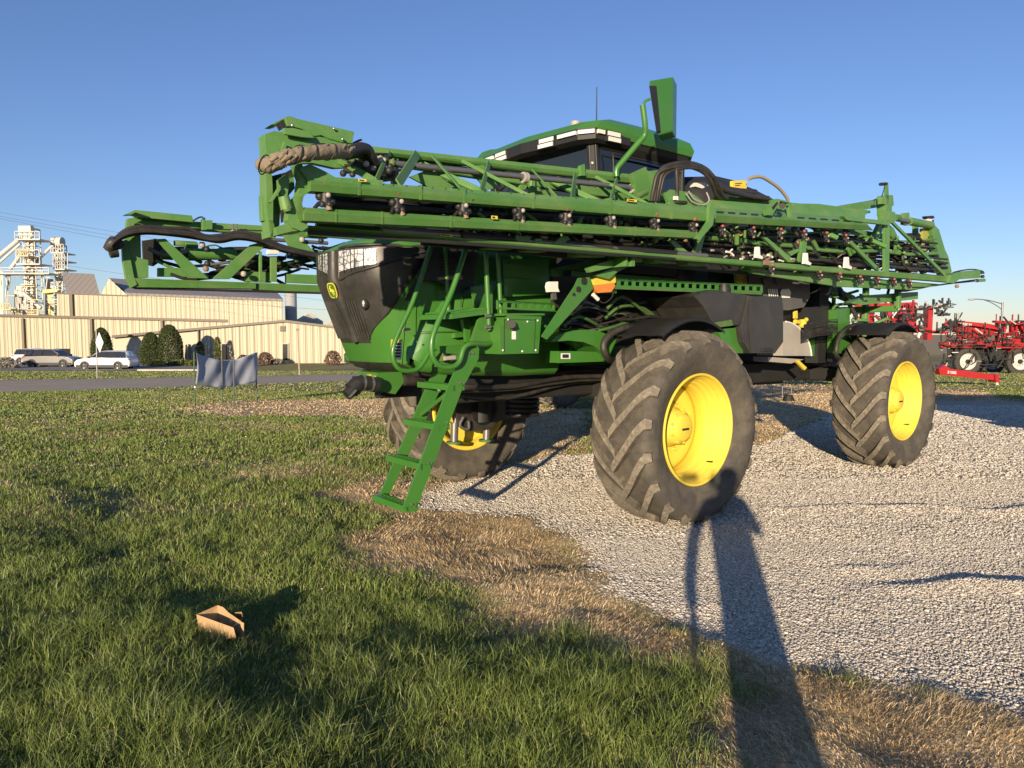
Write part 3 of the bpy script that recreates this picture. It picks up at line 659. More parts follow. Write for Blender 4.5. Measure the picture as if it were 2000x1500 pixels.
# ladder
LV0, LV1 = .60, 1.12
ld = MB(GREEN)
ld.plate([(863,702),(880,690),(905,640),(885,618),(872,640)], LV0, .02)
ld.plate([(735,984),(752,984),(868,745),(884,708),(866,700),(846,728)], LV0, .018)
ld.plate([(795,999),(812,999),(815,990),(903,760),(935,700),(936,680),(918,672),(905,690),(880,745),(789,990)], LV1, .018)
LDR = ld.build('ladder', SP)
def step(xl, yl, xr, yr):
    m_ = MB(GREEN); a, b = pv(xl, yl, LV0), pv(xr, yr, LV1)
    z = (a.z+b.z)/2; u = (a.x+b.x)/2+.03
    m_.box((u-.0,LV0,z),(u+.018,LV1,z-.045)); m_.box((u-.085,LV0,z),(u-.07,LV1,z-.045))
    for i in range(9): y = LV0+.03+i*.055; m_.box((u-.08,y,z),(u,y+.02,z-.012))
    for k in range(2): m_.box((u-.07+.036*k,LV0,z-.002),(u-.06+.036*k,LV1,z-.010))
    return m_.build('rung', LDR)
for q in ((742,972,800,981), (768,892,828,900), (806,820,858,826), (833,745,887,752)): step(*q)
lb = MB(GREEN).beam(pv(822,810,.62), pv(878,765,1.1), .03, .02)
for x, y in ((804,985),(835,905),(873,825),(898,748),(916,690)):
    for d in (0, 7): p = pv(x+d, y, LV1+.002); MB().use(STEEL, True).cyl(p, p+Vector((0,.010,0)), .008, 8).build('bolt', LDR)
p = pv(858,762,.9); lb.ball(p, .02, 6); lb.build('ladder_brace', LDR)
# ================================================================ BOOMS
def rail3(mb, A, B, v, tilt=.05, depth=.09, under=.02):
    """A, B: (x, ytop, ymid, ybot) at the two ends; a folded channel"""
    def sec(q): x, t, m_, b = q; return [pv(x, t, v-tilt), pv(x, m_, v), pv(x, b, v-under), pv(x, b, v-under)-Vector((0, depth, -.0)), pv(x, t, v-tilt)-Vector((0, depth*.6, 0))]
    return mb.hull(sec(A), sec(B))
NW = MB(GREENB)      # left wing, outer folded section
rail3(NW, (607,348,358,373), (1384,404,417,432), 1.80, .06)
rail3(NW, (594,405,415,431), (1362,451,456,465), 1.80, .05)
NW.plate([(1385,404),(1398,408),(1392,440),(1366,470),(1359,466),(1372,450),(1384,432)], 1.82, .03)
NW.use(GREENB)
# upper rear rail and gusset plates at the outer end
rail3(NW, (690,282,290,297), (1240,341,348,358), 1.28, .02, .06)
NW.plate([(517,262),(535,256),(600,262),(700,282),(760,290),(760,299),(702,297),(688,296),(640,293),(600,302),(575,312),(520,312)], 1.45, .10)
NW.plate([(555,290),(590,296),(640,300),(700,310),(700,326),(655,328),(610,318),(560,320)], 1.42, .05)
NW.use(DARK).plate([(577,285),(585,282),(598,284),(588,292),(580,293)], 1.46, .02); NW.plate([(615,281),(625,279),(640,280),(624,284),(618,289)], 1.46, .02)
NW.use(GREENB).plate([(545,304),(556,296),(560,285),(556,276),(548,300),(530,304),(523,310),(545,310)], 1.5, .03)
NW.plate([(585,328),(605,320),(632,333),(655,346),(748,352),(748,362),(640,358),(606,372),(600,350)], 1.76, .05)
NW.plate([(575,322),(588,318),(604,344),(611,352),(609,370),(590,386),(588,399),(594,412),(600,432),(602,444),(590,452),(572,445),(561,430),(566,395),(582,380),(586,350)], 1.74, .06)
NW.use(GREEND).plate([(586,386),(594,380),(590,398),(597,420),(590,432),(583,412)], 1.77, .03); NW.use(GREENB)
NW.plate([(519,300),(528,300),(532,352),(534,400),(533,452),(540,462),(535,466),(527,463),(523,430),(520,395)], 1.66, .10)
NW.plate([(532,352),(562,348),(572,330),(576,368),(560,386),(548,400),(546,440),(536,448),(533,400)], 1.60, .12)
NW.plate([(546,350),(560,340),(566,352),(560,392),(548,380)], 1.70, .05)
NW.plate([(528,394),(547,364),(549,370),(531,396)], 1.73, .04)
NW.plate([(511,381),(520,383),(523,432),(513,431)], 1.62, .05)
NW.plate([(538,444),(562,436),(590,440),(602,444),(600,450),(570,452),(546,458),(540,460)], 1.72, .22)
NW.use(GREENB, True).cyl(pv(554,384,1.74), pv(560,409,1.74), .030, 14, .034); NW.cyl(pv(533,305,1.6), pv(533,318,1.6), .05, 14)
NW.use(GREEND, True).cyl(pv(560,404,1.75), pv(562,413,1.75), .024, 12)
NW.use(GREEND, True).cyl(pv(524,447,1.64), pv(530,447,1.64), .05, 14)
NW.use(DARK).plate([(548,388),(556,385),(559,430),(551,435)], 1.66, .02); NW.plate([(525,345),(560,336),(580,325),(575,345),(545,357),(525,360)], 1.60, .05)
# braces between rear top rail and front rail
NW.use(GREENB)
def brace(mb, x0, y0, v0, x1, y1, v1, w, h=.012, side=(1,0,0)): mb.beam(pv(x0,y0,v0), pv(x1,y1,v1), h, w)
for q in ((760,296,1.3,735,352,1.74,.03),(845,305,1.3,900,368,1.74,.03),(955,318,1.3,940,374,1.74,.04),(1040,332,1.3,1090,386,1.74,.025),(1205,350,1.3,1190,400,1.74,.04),(815,301,1.30,778,358,1.72,.06),(1124,341,1.30,1117,394,1.72,.055),(902,314,1.32,1032,382,1.74,.028),(1163,345,1.30,1275,404,1.74,.032),(1293,373,1.4,1305,404,1.72,.04),(640,300,1.3,730,352,1.7,.05)):
    brace(NW, *q)
for q in ([(915,325),(945,322),(975,368),(950,370)],[(1195,377),(1212,372),(1222,392),(1205,392)],[(1060,372),(1078,370),(1092,392),(1072,394)],[(800,345),(840,330),(890,365),(850,372)],[(700,325),(735,322),(775,352),(740,356)]): NW.plate(q, 1.35, .02)
NW.plate([(1232,340),(1262,326),(1275,372),(1268,394),(1246,392),(1240,360)], 1.45, .04); NW.plate([(1262,332),(1290,345),(1275,372)], 1.4, .03)
NW.plate([(1268,334),(1300,330),(1298,342),(1270,344)], 1.2, .04)
NW.use(GREENB).plate([(1300,378),(1310,370),(1350,376),(1385,402),(1378,410),(1352,396),(1330,400),(1308,402)], 1.6, .02)
NW.plate([(1135,323),(1142,320),(1144,343),(1135,343)], 1.3, .04)
for i in range(30):
    f = i/29; x = 640+740*f; NW.use(DARK, True).cyl(pv(x, 351+(x-640)*.0712, 1.752), pv(x, 351+(x-640)*.0712, 1.760), .004, 6)
NW.use(GREENB)
for x in (700,820,905,1040,1190,1310): rail3(NW, (x,346+(x-607)*.0695,357+(x-607)*.0759,374+(x-607)*.0759), (x+5,346.4+(x-607)*.0695,357.4+(x-607)*.0759,374.4+(x-607)*.0759), 1.804, .06)
for x in (655,745,880,1010,1240): rail3(NW, (x,404+(x-594)*.0599,415+(x-594)*.0534,431.5+(x-594)*.0443), (x+4,404.2+(x-594)*.0599,415.2+(x-594)*.0534,431.7+(x-594)*.0443), 1.803, .05)
NW.build('outer_boom_section', SP, bevel=.003)
# shroud over the outer boom joint
shd = MB(GREENB)
shd.plate([(556,229),(566,226),(582,232),(692,257),(688,280),(668,278),(640,270),(628,264),(614,266),(590,252),(575,248),(562,246)], 1.46, .05)
shd.plate([(530,243),(556,229),(562,230),(548,242),(540,244)], 1.30, .12)
shd.plate([(553,250),(575,250),(607,258),(614,270),(590,268),(556,262)], 1.50, .02); shd.use(DARK).plate([(545,238),(558,230),(562,246),(552,252)], 1.44, .06)
shd.use(STEEL, True).ball(pv(571,245,1.5), .012, 6); shd.ball(pv(652,251,1.48), .008, 6); shd.ball(pv(669,272,1.48), .009, 6)
shd.use(BLACK, True).tube([pv(690,280,1.4), pv(700,275,1.4), pv(706,273,1.4)], .008, 6)
shd.build('joint_shroud', SP, bevel=.003)
# cloth wrapped hose
cw = MB().use(TAN, True)
P = [pv(x, y, v) for x, y, v in ((508,326,1.80),(514,322,1.83),(530,321,1.85),(550,311,1.86),(575,304,1.86),(605,299,1.84),(640,297,1.80),(668,296,1.74),(680,299,1.7))]
rs = [.9*q for q in (.02,.040,.047,.050,.046,.052,.044,.049,.041,.046,.043,.046,.044,.047,.044,.040,.035)]
cw.tube(P, rs, 14, 7, True, .12)
random.seed(5)
cw.use(HOSE, True)
for i in range(1, 7):
    c = P[i]; d = (P[i+1]-P[i-1]).normalized(); up = Vector((0,0,1)); sd = d.cross(up).normalized(); s0 = random.uniform(-.02,.02)
    cw.tube([c+d*(.02*math.sin(a_)+s0)+(sd*math.cos(a_)+up*math.sin(a_))*.046 for a_ in np.linspace(0, 6.28, 14)], .0035, 5, 1)
cw.use(TAN, True)
for i in range(26):
    k = random.randint(1, 7); c = P[k].lerp(P[min(k+1,8)], random.random()); d = (P[k+1]-P[k-1]).normalized() if k < 8 else Vector((1,0,0)); a_ = random.uniform(0,6.28); sd = d.cross(Vector((0,0,1))).normalized()
    q0 = c+(sd*math.cos(a_)+Vector((0,0,1))*math.sin(a_))*.036; q1 = c+d*.05+(sd*math.cos(a_+.7)+Vector((0,0,1))*math.sin(a_+.7))*.037
    cw.tube([q0, q0.lerp(q1,.5)*1.0+Vector((0,.004,0)), q1], .011, 6, 2)
cw.build('wrapped_hose', SP)
# inner (lower) boom section rail with its truss
IW = MB(GREENB)
rail3(IW, (603,440,441,449), (1866,541,542,552), 1.62, .0, .10)
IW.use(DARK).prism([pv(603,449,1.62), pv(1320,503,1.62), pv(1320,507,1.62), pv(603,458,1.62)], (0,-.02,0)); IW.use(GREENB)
rail3(IW, (620,432,436,447), (800,441,445,452), 1.55, .0, .05)
for q in ([(1307,470),(1316,469),(1334,484),(1345,492),(1325,490),(1318,482)],[(1372,460),(1378,458),(1368,495),(1355,493)],[(1490,463),(1499,464),(1556,512),(1540,512)],[(1568,467),(1577,467),(1572,513),(1560,512)],
          [(1657,472),(1664,470),(1722,528),(1712,527)],[(1728,430),(1738,430),(1737,530),(1728,530)],[(1738,430),(1748,434),(1856,543),(1846,540)],[(1098,461),(1112,461),(1105,474),(1080,476)],[(1540,492),(1563,484),(1563,490),(1545,500)],
          [(1137,422),(1142,422),(1134,439),(1128,438)],[(1008,460),(1040,462),(1032,472),(1006,468)],[(1046,466),(1058,466),(1060,480),(1044,476)]): IW.plate(q, 1.60, .03)
IW.prism([pv(x, y, 1.66) for x, y in [(1648,388+34),(1738,432),(1738,440),(1655,430)]], (0,-.05,0))
# panel (folded channel shield) with slots
PT = [(1389,391),(1690,417)]; 
def facet(p0, p1, p2, p3, va, vb, t=.02): IW.hull([pv(*p0,va), pv(*p1,va), pv(*p2,vb), pv(*p3,vb)], [q-Vector((0,t,.0)) for q in (pv(*p0,va), pv(*p1,va), pv(*p2,vb), pv(*p3,vb))])
facet((1389,390),(1690,414),(1690,427),(1391,405),1.50,1.56)
facet((1391,405),(1690,427),(1696,440),(1392,420),1.56,1.70)
facet((1392,420),(1696,440),(1706,450),(1388,434),1.70,1.66)
IW.use(DARK)
for i in range(13):
    if i == 6: continue
    x0 = 1400+i*22.5; y0 = 412.5+(x0-1392)*.0705; IW.hull([pv(x0,y0-1,1.632),pv(x0+14,y0,1.632),pv(x0+14,y0+3.5,1.662),pv(x0,y0+2.5,1.662)],[p-Vector((0,.004,0)) for p in (pv(x0,y0-1,1.632),pv(x0+14,y0,1.632),pv(x0+14,y0+3.5,1.662),pv(x0,y0+2.5,1.662))])
IW.use(GREENB).plate([(1388,395),(1397,402),(1399,425),(1386,434),(1381,432)], 1.74, .04)
IW.plate([(1540,398),(1546,396),(1548,438),(1544,440)], 1.66, .03)
rail3(IW, (1400,381,384,390), (1700,411,413,416), 1.35, .0, .05)
# bracket on the panel
IW.plate([(1498,410),(1519,388),(1526,390),(1509,421),(1500,420)], 1.74, .05); IW.use(DARK).plate([(1508,405),(1518,394),(1520,397),(1511,410)], 1.745, .01)
IW.use(GREENB).plate([(1519,388),(1543,394),(1543,397),(1520,392)], 1.72, .08); IW.use(DARK, True).cyl(pv(1528,402,1.7), pv(1528,402,1.76), .03, 12)
IW.use(GREENB).plate([(1546,397),(1600,398),(1700,412),(1690,420),(1546,404)], 1.48, .02)
# bits below the lower rail
for q in ([(1127,492),(1183,496),(1183,502),(1129,500)],[(1240,498),(1255,500),(1255,512),(1240,510)],[(1277,506),(1312,510),(1302,514),(1278,512)],[(1342,510),(1378,514),(1378,520),(1345,518)],[(1464,518),(1495,522),(1495,530),(1466,528)],[(1570,525),(1590,528),(1580,535),(1568,534)],
          [(1646,534),(1672,538),(1672,546),(1646,543)],[(1716,544),(1740,548),(1740,556),(1716,552)],[(1780,550),(1822,554),(1808,560),(1782,560)],[(955,482),(1010,484),(1000,487),(955,485)],[(1030,486),(1068,488),(1068,492),(1030,490)]): IW.plate(q, 1.50, .12)
IW.prism([pv(x, y, 1.45) for x, y in [(1460,524),(1850,556),(1780,566),(1640,560),(1470,534)]], (0,-.04,0))
IW.build('inner_boom_section', SP, bevel=.003)
# root: hinge arms, cylinder, posts
RT = MB(GREENB)
RT.plate([(1640,402),(1722,388),(1731,384),(1731,402),(1669,413),(1640,411)], 1.2, .12)
RT.plate([(1731,381),(1744,381),(1746,400),(1742,404),(1742,420),(1731,420)], 1.5, .12); RT.plate([(1722,383),(1736,380),(1736,400),(1722,398)], 1.5, .05)
RT.plate([(1722,410),(1748,414),(1752,430),(1742,436),(1724,430)], 1.6, .06)
RT.plate([(1817,440),(1826,440),(1834,448),(1846,488),(1852,500),(1859,530),(1853,537),(1843,536),(1838,510),(1822,460)], 1.30, .10)
RT.plate([(1720,434),(1728,432),(1722,455),(1710,478),(1702,472)], 1.3, .05); RT.plate([(1738,440),(1746,446),(1765,486),(1758,492),(1742,460)], 1.3, .05)
RT.plate([(1766,416),(1776,415),(1777,428),(1775,440),(1766,438)], 1.35, .05)
RT.use(GREENB, True).cyl(pv(1775,432,1.35), pv(1818,440,1.3), .055, 14); RT.use(PIPE, True).cyl(pv(1745,427,1.4), pv(1778,433,1.35), .03, 12)
RT.use(GREEND, True).cyl(pv(1748,425,1.44), pv(1755,426,1.44), .045, 10); RT.use(GREENB)
RT.use(mat('yellow_green', (.35,.36,.06), .5, dust=.3)).plate([(1803,446),(1817,444),(1820,458),(1812,462),(1811,474),(1815,480),(1808,490),(1800,488),(1803,474)], 1.25, .05)
RT.use(GREENB)
for x0, x1, y0, y1 in ((1787,1794,440,488),(1799,1803,455,490),(1778,1784,455,480)): RT.plate([(x0,y0),(x1,y0),(x1,y1),(x0,y1)], 1.1, .04)
RT.plate([(1796,525),(1806,518),(1810,520),(1810,534),(1804,535)], 1.4, .04)
RT.plate([(1730,357),(1735,357),(1736,382),(1729,382)], 1.45, .02); RT.use(DARK, True).cyl(pv(1719,360,1.5), pv(1731,359,1.5), .02, 8); RT.tube([pv(1728,362,1.5), pv(1726,372,1.5), pv(1722,384,1.5)], .006, 5)
RT.use(BLACK).plate([(1809,422),(1823,421),(1826,425),(1820,428),(1811,427)], 1.25, .06); RT.use(WHITE).plate([(1812,427),(1821,427),(1822,433),(1813,433)], 1.25, .05); RT.use(BLACK).plate([(1820,430),(1824,429),(1824,440),(1820,438)], 1.25, .04)
# tail beams
RT.use(GREENB).plate([(1862,535),(1874,531),(1915,527),(1915,543),(1868,546)], 1.55, .10); RT.plate([(1858,537),(1868,532),(1875,545),(1862,554),(1855,552)], 1.66, .05)
RT.plate([(1913,545),(1925,544),(1925,550),(1913,551)], 1.5, .05); RT.use(DARK).plate([(1760,562),(1850,554),(1915,545),(1915,549),(1830,558),(1770,570)], 1.35, .10)
RT.use(BLACK, True).tube([pv(1862,532,1.5), pv(1880,528,1.5), pv(1900,526,1.5), pv(1917,529,1.5), pv(1922,534,1.5)], .01, 6)
RT.use(TIP, True).ball(pv(1869,559,1.5), .03, 6)
for x, y in ((1918,532),(1919,540),(1908,548)): RT.use(DARK, True).ball(pv(x, y, 1.5), .03, 5)
RT.use(TIP, True).ball(pv(1905,549,1.5), .015, 5)
RT.build('boom_hinge', SP)
# rear lift frame across the back
LFm = MB(GREENB)
LFm.plate([(1661,592),(1693,577),(1793,570),(1793,584),(1680,596)], 1.15, .12)
U0 = -5.35
for v in (-.75,.0,.75,1.2): LFm.use(GREENB).beam((U0, v, 2.1 if v > 1 else 1.6), (U0, v, 3.0), .07, .09)
for w, q_ in ((1.6,.7), (2.1,1.2), (3.0,1.2)): LFm.beam((U0, -q_, w), (U0, q_, w), .09, .09, (1,0,0))
for sg in (-1, 1):
    LFm.use(GREENB).beam((-4.0, sg*.5, 2.5), (U0, sg*.55, 2.25), .09, .12); LFm.beam((-4.0, sg*.5, 1.9), (U0, sg*.55, 1.7), .09, .12)
    LFm.use(STEEL, True).cyl((-4.1, sg*.35, 1.7), (U0, sg*.35, 2.7), .035)
LFm.use(GREENB).beam((-5.3,-.7,1.6),(-5.3,.7,2.9),.05,.05).beam((-5.3,.7,1.6),(-5.3,-.7,2.9),.05,.05)
LFm.use(DARK).box((-4.0,-.7,1.35),(-5.0,.7,1.55))
LFm.box((-3.8,-.85,1.35),(-4.05,.85,2.7))
random.seed(8)
for i in range(60):
    u = random.uniform(-3.9,-5.3); v = random.uniform(-.9,1.15); w = random.uniform(1.3,2.5)
    LFm.use(random.choice((HOSE,HOSE,GREENB,DARK)), True).tube([(u,v,w),(u-.2,v+random.uniform(-.2,.2),w+random.uniform(-.25,.15)),(u-.5,v+random.uniform(-.2,.2),w+random.uniform(-.3,.2))], random.choice((.012,.02,.03)), 6)
LFm.use(PIPE, True).tube([pv(1626,545,1.2), pv(1615,575,1.2)], .02); LFm.use(WHITE).plate([(1617,542),(1625,541),(1624,548),(1617,549)], 1.22, .02)
LFm.build('lift_frame', SP)
up_ = MB(GREEN); up_.plate([(1633,605),(1660,600),(1660,690),(1633,690)], 1.0, .12); up_.plate([(1585,660),(1632,650),(1632,692),(1585,696)], .8, .2)
up_.use(BLACK).prism([pv(x,y,.9) for x,y in [(1575,600),(1618,600),(1618,640),(1575,638)]], (0,-.4,0)); up_.use(HOSE, True)
for i in range(16):
    y = 625+i*1.9; up_.tube([pv(1570,y+10,1.15), pv(1600,y+random.uniform(-3,3),1.18), pv(1636,y+random.uniform(-1,1),1.15)], .006, 6)
for dv in (1.15,1.2): up_.tube([pv(1690,630,dv-.2), pv(1655,640,dv), pv(1638,662,dv), pv(1633,692,dv), pv(1642,702,dv-.1)], .03, 8, 4)
up_.use(YEL).plate([(1553,607),(1558,607),(1558,622),(1553,622)], .9, .03); up_.use(YEL, True).tube([pv(1553,628,.9), pv(1566,630,.9), pv(1575,624,.9)], .03, 8); up_.ball(pv(1566,632,.9), .06, 6)
up_.build('valve_block', SP)
# yellow labelled box, tan pipe over the tank, jumper hoses
yb = MB().use(YEL).plate([(1432,353),(1455,352),(1459,356),(1458,371),(1452,374),(1432,371)], 1.1, .04); yb.use(BLACK).plate([(1436,358),(1449,357),(1449,358.5),(1436,359.5)], 1.103, .002); yb.plate([(1436,362),(1446,361),(1446,362.5),(1436,363.5)], 1.103, .002)
yb.build('yellow_box', SP)
for q_, v_ in (([(1436,529),(1462,529),(1462,560),(1440,556)],.95),([(1437,456),(1452,457),(1446,462),(1437,461)],1.5),([(1018,449),(1038,450),(1038,453),(1018,452)],1.6),([(1055,450),(1070,452),(1070,456),(1062,456)],1.6)): MB().use(YEL).plate(q_, v_, .03).build('yellow_cover', SP)
tp = MB().use(mat('tan_pipe', (.34,.27,.18), .6, dust=.3), True).tube([pv(1462,350,1.2), pv(1472,346,1.2), pv(1488,346,1.2), pv(1506,356,1.2), pv(1522,368,1.2), pv(1534,382,1.2), pv(1540,392,1.2)], .018, 8, 4)
tp.build('over_pipe', SP); MB().use(GREEND, True).tube([pv(1262,374,1.6), pv(1250,380,1.6), pv(1240,386,1.6)], .03).build('hinge_pin', SP)
jh = MB().use(HOSE, True)
for o_ in ((0,0,.019),(5,5,.017),(-5,7,.018),(9,10,.014)):
    dx, dy, r_ = o_
    jh.tube([pv(1277+dx,392,1.55), pv(1282+dx,360+dy,1.58), pv(1290+dx,332+dy,1.6), pv(1312+dx,321+dy,1.62), pv(1345+dx,318+dy,1.62), pv(1376+dx,328+dy,1.6), pv(1393+dx,346+dy,1.6), pv(1402+dx,370+dy,1.55), pv(1412+dx,388,1.5)], r_, 9, 4)
jh.tube([pv(1320,328,1.62), pv(1322,350,1.62), pv(1322,384,1.6), pv(1318,394,1.6), pv(1340,396,1.6)], .018, 7, 3)
jh.tube([pv(1388,350,1.5), pv(1410,368,1.5), pv(1440,378,1.45), pv(1470,384,1.4), pv(1500,388,1.4)], .03, 8, 3); jh.tube([pv(1400,360,1.3), pv(1430,372,1.3), pv(1475,376,1.3)], .035, 8, 3)
jh.use(WHITE).plate([(1318,383),(1325,383),(1325,391),(1318,390)], 1.63, .02); jh.plate([(1356,357),(1378,356),(1384,362),(1372,368),(1358,364)], 1.45, .06)
jh.use(LGREY, True).tube([pv(1340,378,1.64), pv(1352,394,1.64), pv(1372,400,1.64), pv(1385,392,1.64), pv(1380,376,1.6)], .007, 6, 4); jh.tube([pv(1345,374,1.64), pv(1355,388,1.64), pv(1370,396,1.64)], .008, 6, 3)
jh.build('jumper_hose', SP)
jl = MB().use(HOSE, True)   # hose ends beside the wrapped hose
jl.tube([pv(676,300,1.68), pv(700,290,1.62), pv(716,292,1.58), pv(724,305,1.55), pv(733,322,1.5)], .036, 10, 4); jl.tube([pv(672,305,1.62), pv(700,300,1.55), pv(715,312,1.5), pv(722,332,1.45)], .028, 8, 4)
jl.use(DARK)
random.seed(21)
for i in range(26):
    x, y = random.uniform(660,775), random.uniform(312,345); jl.use(random.choice((DARK,HOSE,BLACK,GREEND,LGREY)), True).ball(pv(x, y, random.uniform(1.4,1.6)), random.uniform(.012,.03), 5)
for i in range(10): jl.use(HOSE, True).tube([pv(random.uniform(660,700), random.uniform(312,335), 1.5), pv(random.uniform(700,740), random.uniform(322,345), 1.52), pv(random.uniform(740,800), random.uniform(330,350), 1.5)], .01, 6)
jl.use(LGREY, True).cyl(pv(736,314,1.45), pv(743,320,1.45), .045, 14); jl.build('hose_end', SP)
# grey feed pipe and dark plumbing under/behind the rails
fp = MB().use(PIPE, True).cyl(pv(742,317,1.40), pv(1258,369,1.40), .021, 12)
for x, y in ((1025,347),(1236,368),(740,317)): p = pv(x, y, 1.40); fp.use(LGREY, True).cyl(p-Vector((.02,0,0)), p+Vector((.02,0,0)), .042, 14)
fp.use(DARK, True).cyl(pv(815,455,1.5), pv(1180,470,1.5), .0, 3) if False else None
fp.build('feed_pipe', SP)
pb = MB(HOSE)
random.seed(12)
def bund(xs, y0, y1, dy, v, r, m_=HOSE, n=7):
    pts = []
    for i in range(n):
        f = i/(n-1); pts.append(pv(xs[0]+(xs[1]-xs[0])*f, y0+(y1-y0)*f+random.uniform(-dy,dy), v+random.uniform(-.04,.04)))
    pb.use(m_, True).tube(pts, r, 7, 3)
for k in range(7): bund((640,1380), 384+k*5.5, 428+k*5.5, 3.5, 1.52-.06*(k%3), random.choice((.012,.018,.022)), random.choice((HOSE,HOSE,DARK,BLACK)), 9)
for k in range(7): bund((860,1850), 438+k*5, 505+k*5.5, 4.5, 1.42-.05*(k%3), random.choice((.010,.014,.018)), random.choice((HOSE,DARK,BLACK,PIPE)), 12)
for k in range(9): bund((1380,1830), 440+k*7, 470+k*7, 6, 1.45-.07*(k%4), random.choice((.010,.014,.02,.026)), random.choice((HOSE,GREENB,DARK,PIPE)), 9)
for k in range(5): bund((830,1250), 450+k*3, 486+k*3, 2, 1.56, .016, HOSE, 8)
bund((745,1380), 448, 500, .5, 1.60, .022, PIPE, 5)
bund((900,1380), 460, 500, .5, 1.57, .026, BLACK, 5)
pb.use(DARK)
for (u0_, u1_, v_, w0_, w1_) in ((2.7,-4.6,1.34,2.36,2.46),(1.9,-4.4,1.24,2.46,2.78)): pb.box((u0_,v_,w0_),(u1_,v_-.035,w1_))  # dark trays added so the boom casts a solid shadow on the body
bt = MB(GREENB)
zA = lambda u: min(3.08, 2.93+.04*(3.5-u)); zD = lambda u: 2.45+.012*(3.5-u)
bt.beam((3.5,1.18,zA(3.5)), (-4.9,1.18,zA(-4.9)), .06, .07); bt.beam((2.9,1.20,zD(2.9)), (-4.9,1.20,zD(-4.9)), .07, .08); bt.beam((2.7,1.12,2.70),(-4.7,1.12,2.80), .05, .05)
u_ = 2.85; k_ = 0
while u_ > -4.7:
    a_, b_ = (zA, zD) if k_ % 2 else (zD, zA); bt.beam((u_,1.19,a_(u_)), (u_-.42,1.19,b_(u_-.42)), .025, .06)
    if k_ % 3 == 0: bt.beam((u_,1.22,zD(u_)), (u_,1.22,zA(u_)), .04, .05); bt.beam((u_-.2,1.2,zA(u_)), (u_-.5,1.62,zA(u_)-.25), .03, .05)
    if k_ % 4 == 1: bt.box((u_,1.22,zD(u_)+.12),(u_-.22,1.25,zD(u_)+.30))
    u_ -= .42; k_ += 1
bt.build('inner_truss', SP, bevel=.002)
for q_, v_ in (([(700,349),(716,350),(716,355),(700,354)],1.79),([(960,421),(972,422),(972,428),(960,427)],1.805),([(1225,388),(1244,390),(1244,395),(1225,393)],1.785),([(860,456),(884,458),(884,463),(860,461)],1.625)):
    dc2 = MB(YEL).plate(q_, v_, .003); dc2.use(BLACK).plate([(q_[0][0]+2,q_[0][1]+1.4),(q_[1][0]-5,q_[1][1]+1.4),(q_[2][0]-5,q_[2][1]-1.6),(q_[3][0]+2,q_[3][1]-1.6)], v_+.003, .002); dc2.build('warning_decal', SP)
# solid dark inner manifold plates that close the view through the folded sections
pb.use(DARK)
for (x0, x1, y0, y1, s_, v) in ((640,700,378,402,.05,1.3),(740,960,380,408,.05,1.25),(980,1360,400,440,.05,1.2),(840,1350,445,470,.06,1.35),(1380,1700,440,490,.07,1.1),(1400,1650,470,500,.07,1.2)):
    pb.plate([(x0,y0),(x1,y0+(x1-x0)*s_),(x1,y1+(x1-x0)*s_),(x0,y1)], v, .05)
for i in range(330):
    x = random.uniform(840,1815); y = 396+(x-840)*.065+random.uniform(0,58 if x > 1370 else 50); r_ = random.uniform(.008,.026)
    pb.use(random.choice((DARK,BLACK,HOSE,GREENB,GREEND,GREENB,LGREY if i%3==0 else DARK,TIP if i%4==0 else DARK)), True)
    p = pv(x, y, random.uniform(1.4,1.6))
    if i%3: pb.cyl(p, p+Vector((random.uniform(-.12,.12), random.uniform(-.03,.03), random.uniform(-.08,.08))), r_, 7)
    else: pb.ball(p, r_, 4)
for i in range(40):
    x = random.uniform(1380,1820); y = 492+(x-1380)*.095+random.uniform(-6,8)
    pb.use(random.choice((LGREY,LGREY,WHITE,TIP,HOSE)), True); p = pv(x, y, 1.6); pb.cyl(p, p+Vector((random.uniform(-.09,.09),.0,random.uniform(-.02,.02))), random.uniform(.006,.014), 6)
for x, y in ((1482,500),(1576,512),(1656,520)):
    pb.use(WHITE).plate([(x-3,y-18),(x+2,y-18),(x+3,y-2),(x+9,y+2),(x+7,y+6),(x-5,y+3)], 1.66, .03)
pb.use(TIP).plate([(1494,508),(1504,508),(1504,518),(1494,517)], 1.66, .02)
for i in range(70):
    x = min(1806, random.gauss(1776,22)); y = random.gauss(500,14); p = pv(x, y, 1.3+random.uniform(-.1,.1)); pb.use(random.choice((HOSE,BLACK,DARK)), True).tube([p, p+Vector((random.uniform(-.2,.2),random.uniform(-.1,.1),random.uniform(-.12,.1))), p+Vector((random.uniform(-.35,.35),0,random.uniform(-.12,.12)))], random.uniform(.01,.022), 6, 3)
pb.use(HOSE, True).tube([pv(1772,485,1.5), pv(1763,500,1.5), pv(1765,516,1.5), pv(1776,527,1.5), pv(1790,530,1.5)], .02, 8, 4)
pb.build('boom_plumbing', SP)
# nozzle bodies along the boom
def nozzle():
    m_ = MB().use(BLACK, True)
    m_.cyl((0,0,.03),(0,0,-.035), .030, 10); m_.cyl((0,-.06,.045),(0,0,.045), .022, 8); m_.ball((.028,.0,.01), .022, 5); m_.ball((-.03,0,-.01), .02, 5); m_.ball((.02,.02,-.03), .016, 5)
    m_.box((-.045,-.03,.05),(.045,-.015,.08)); m_.cyl((-.03,0,.03),(-.045,.02,.06), .012, 6); m_.cyl((.03,0,-.02),(.055,.01,-.05), .010, 6)
    m_.use(PINK, True).ball((.012,.02,.058), .019, 6); m_.use(LGREY, True).ball((-.004,.032,.014), .013, 6)
    m_.use(TIP, True).cyl((-.006,.022,-.026),(-.012,.026,-.055), .012, 8, .015); m_.use(BLACK, True).ball((-.012,.024,-.028), .018, 5); return m_.mesh('nozzle')
NZ = nozzle()
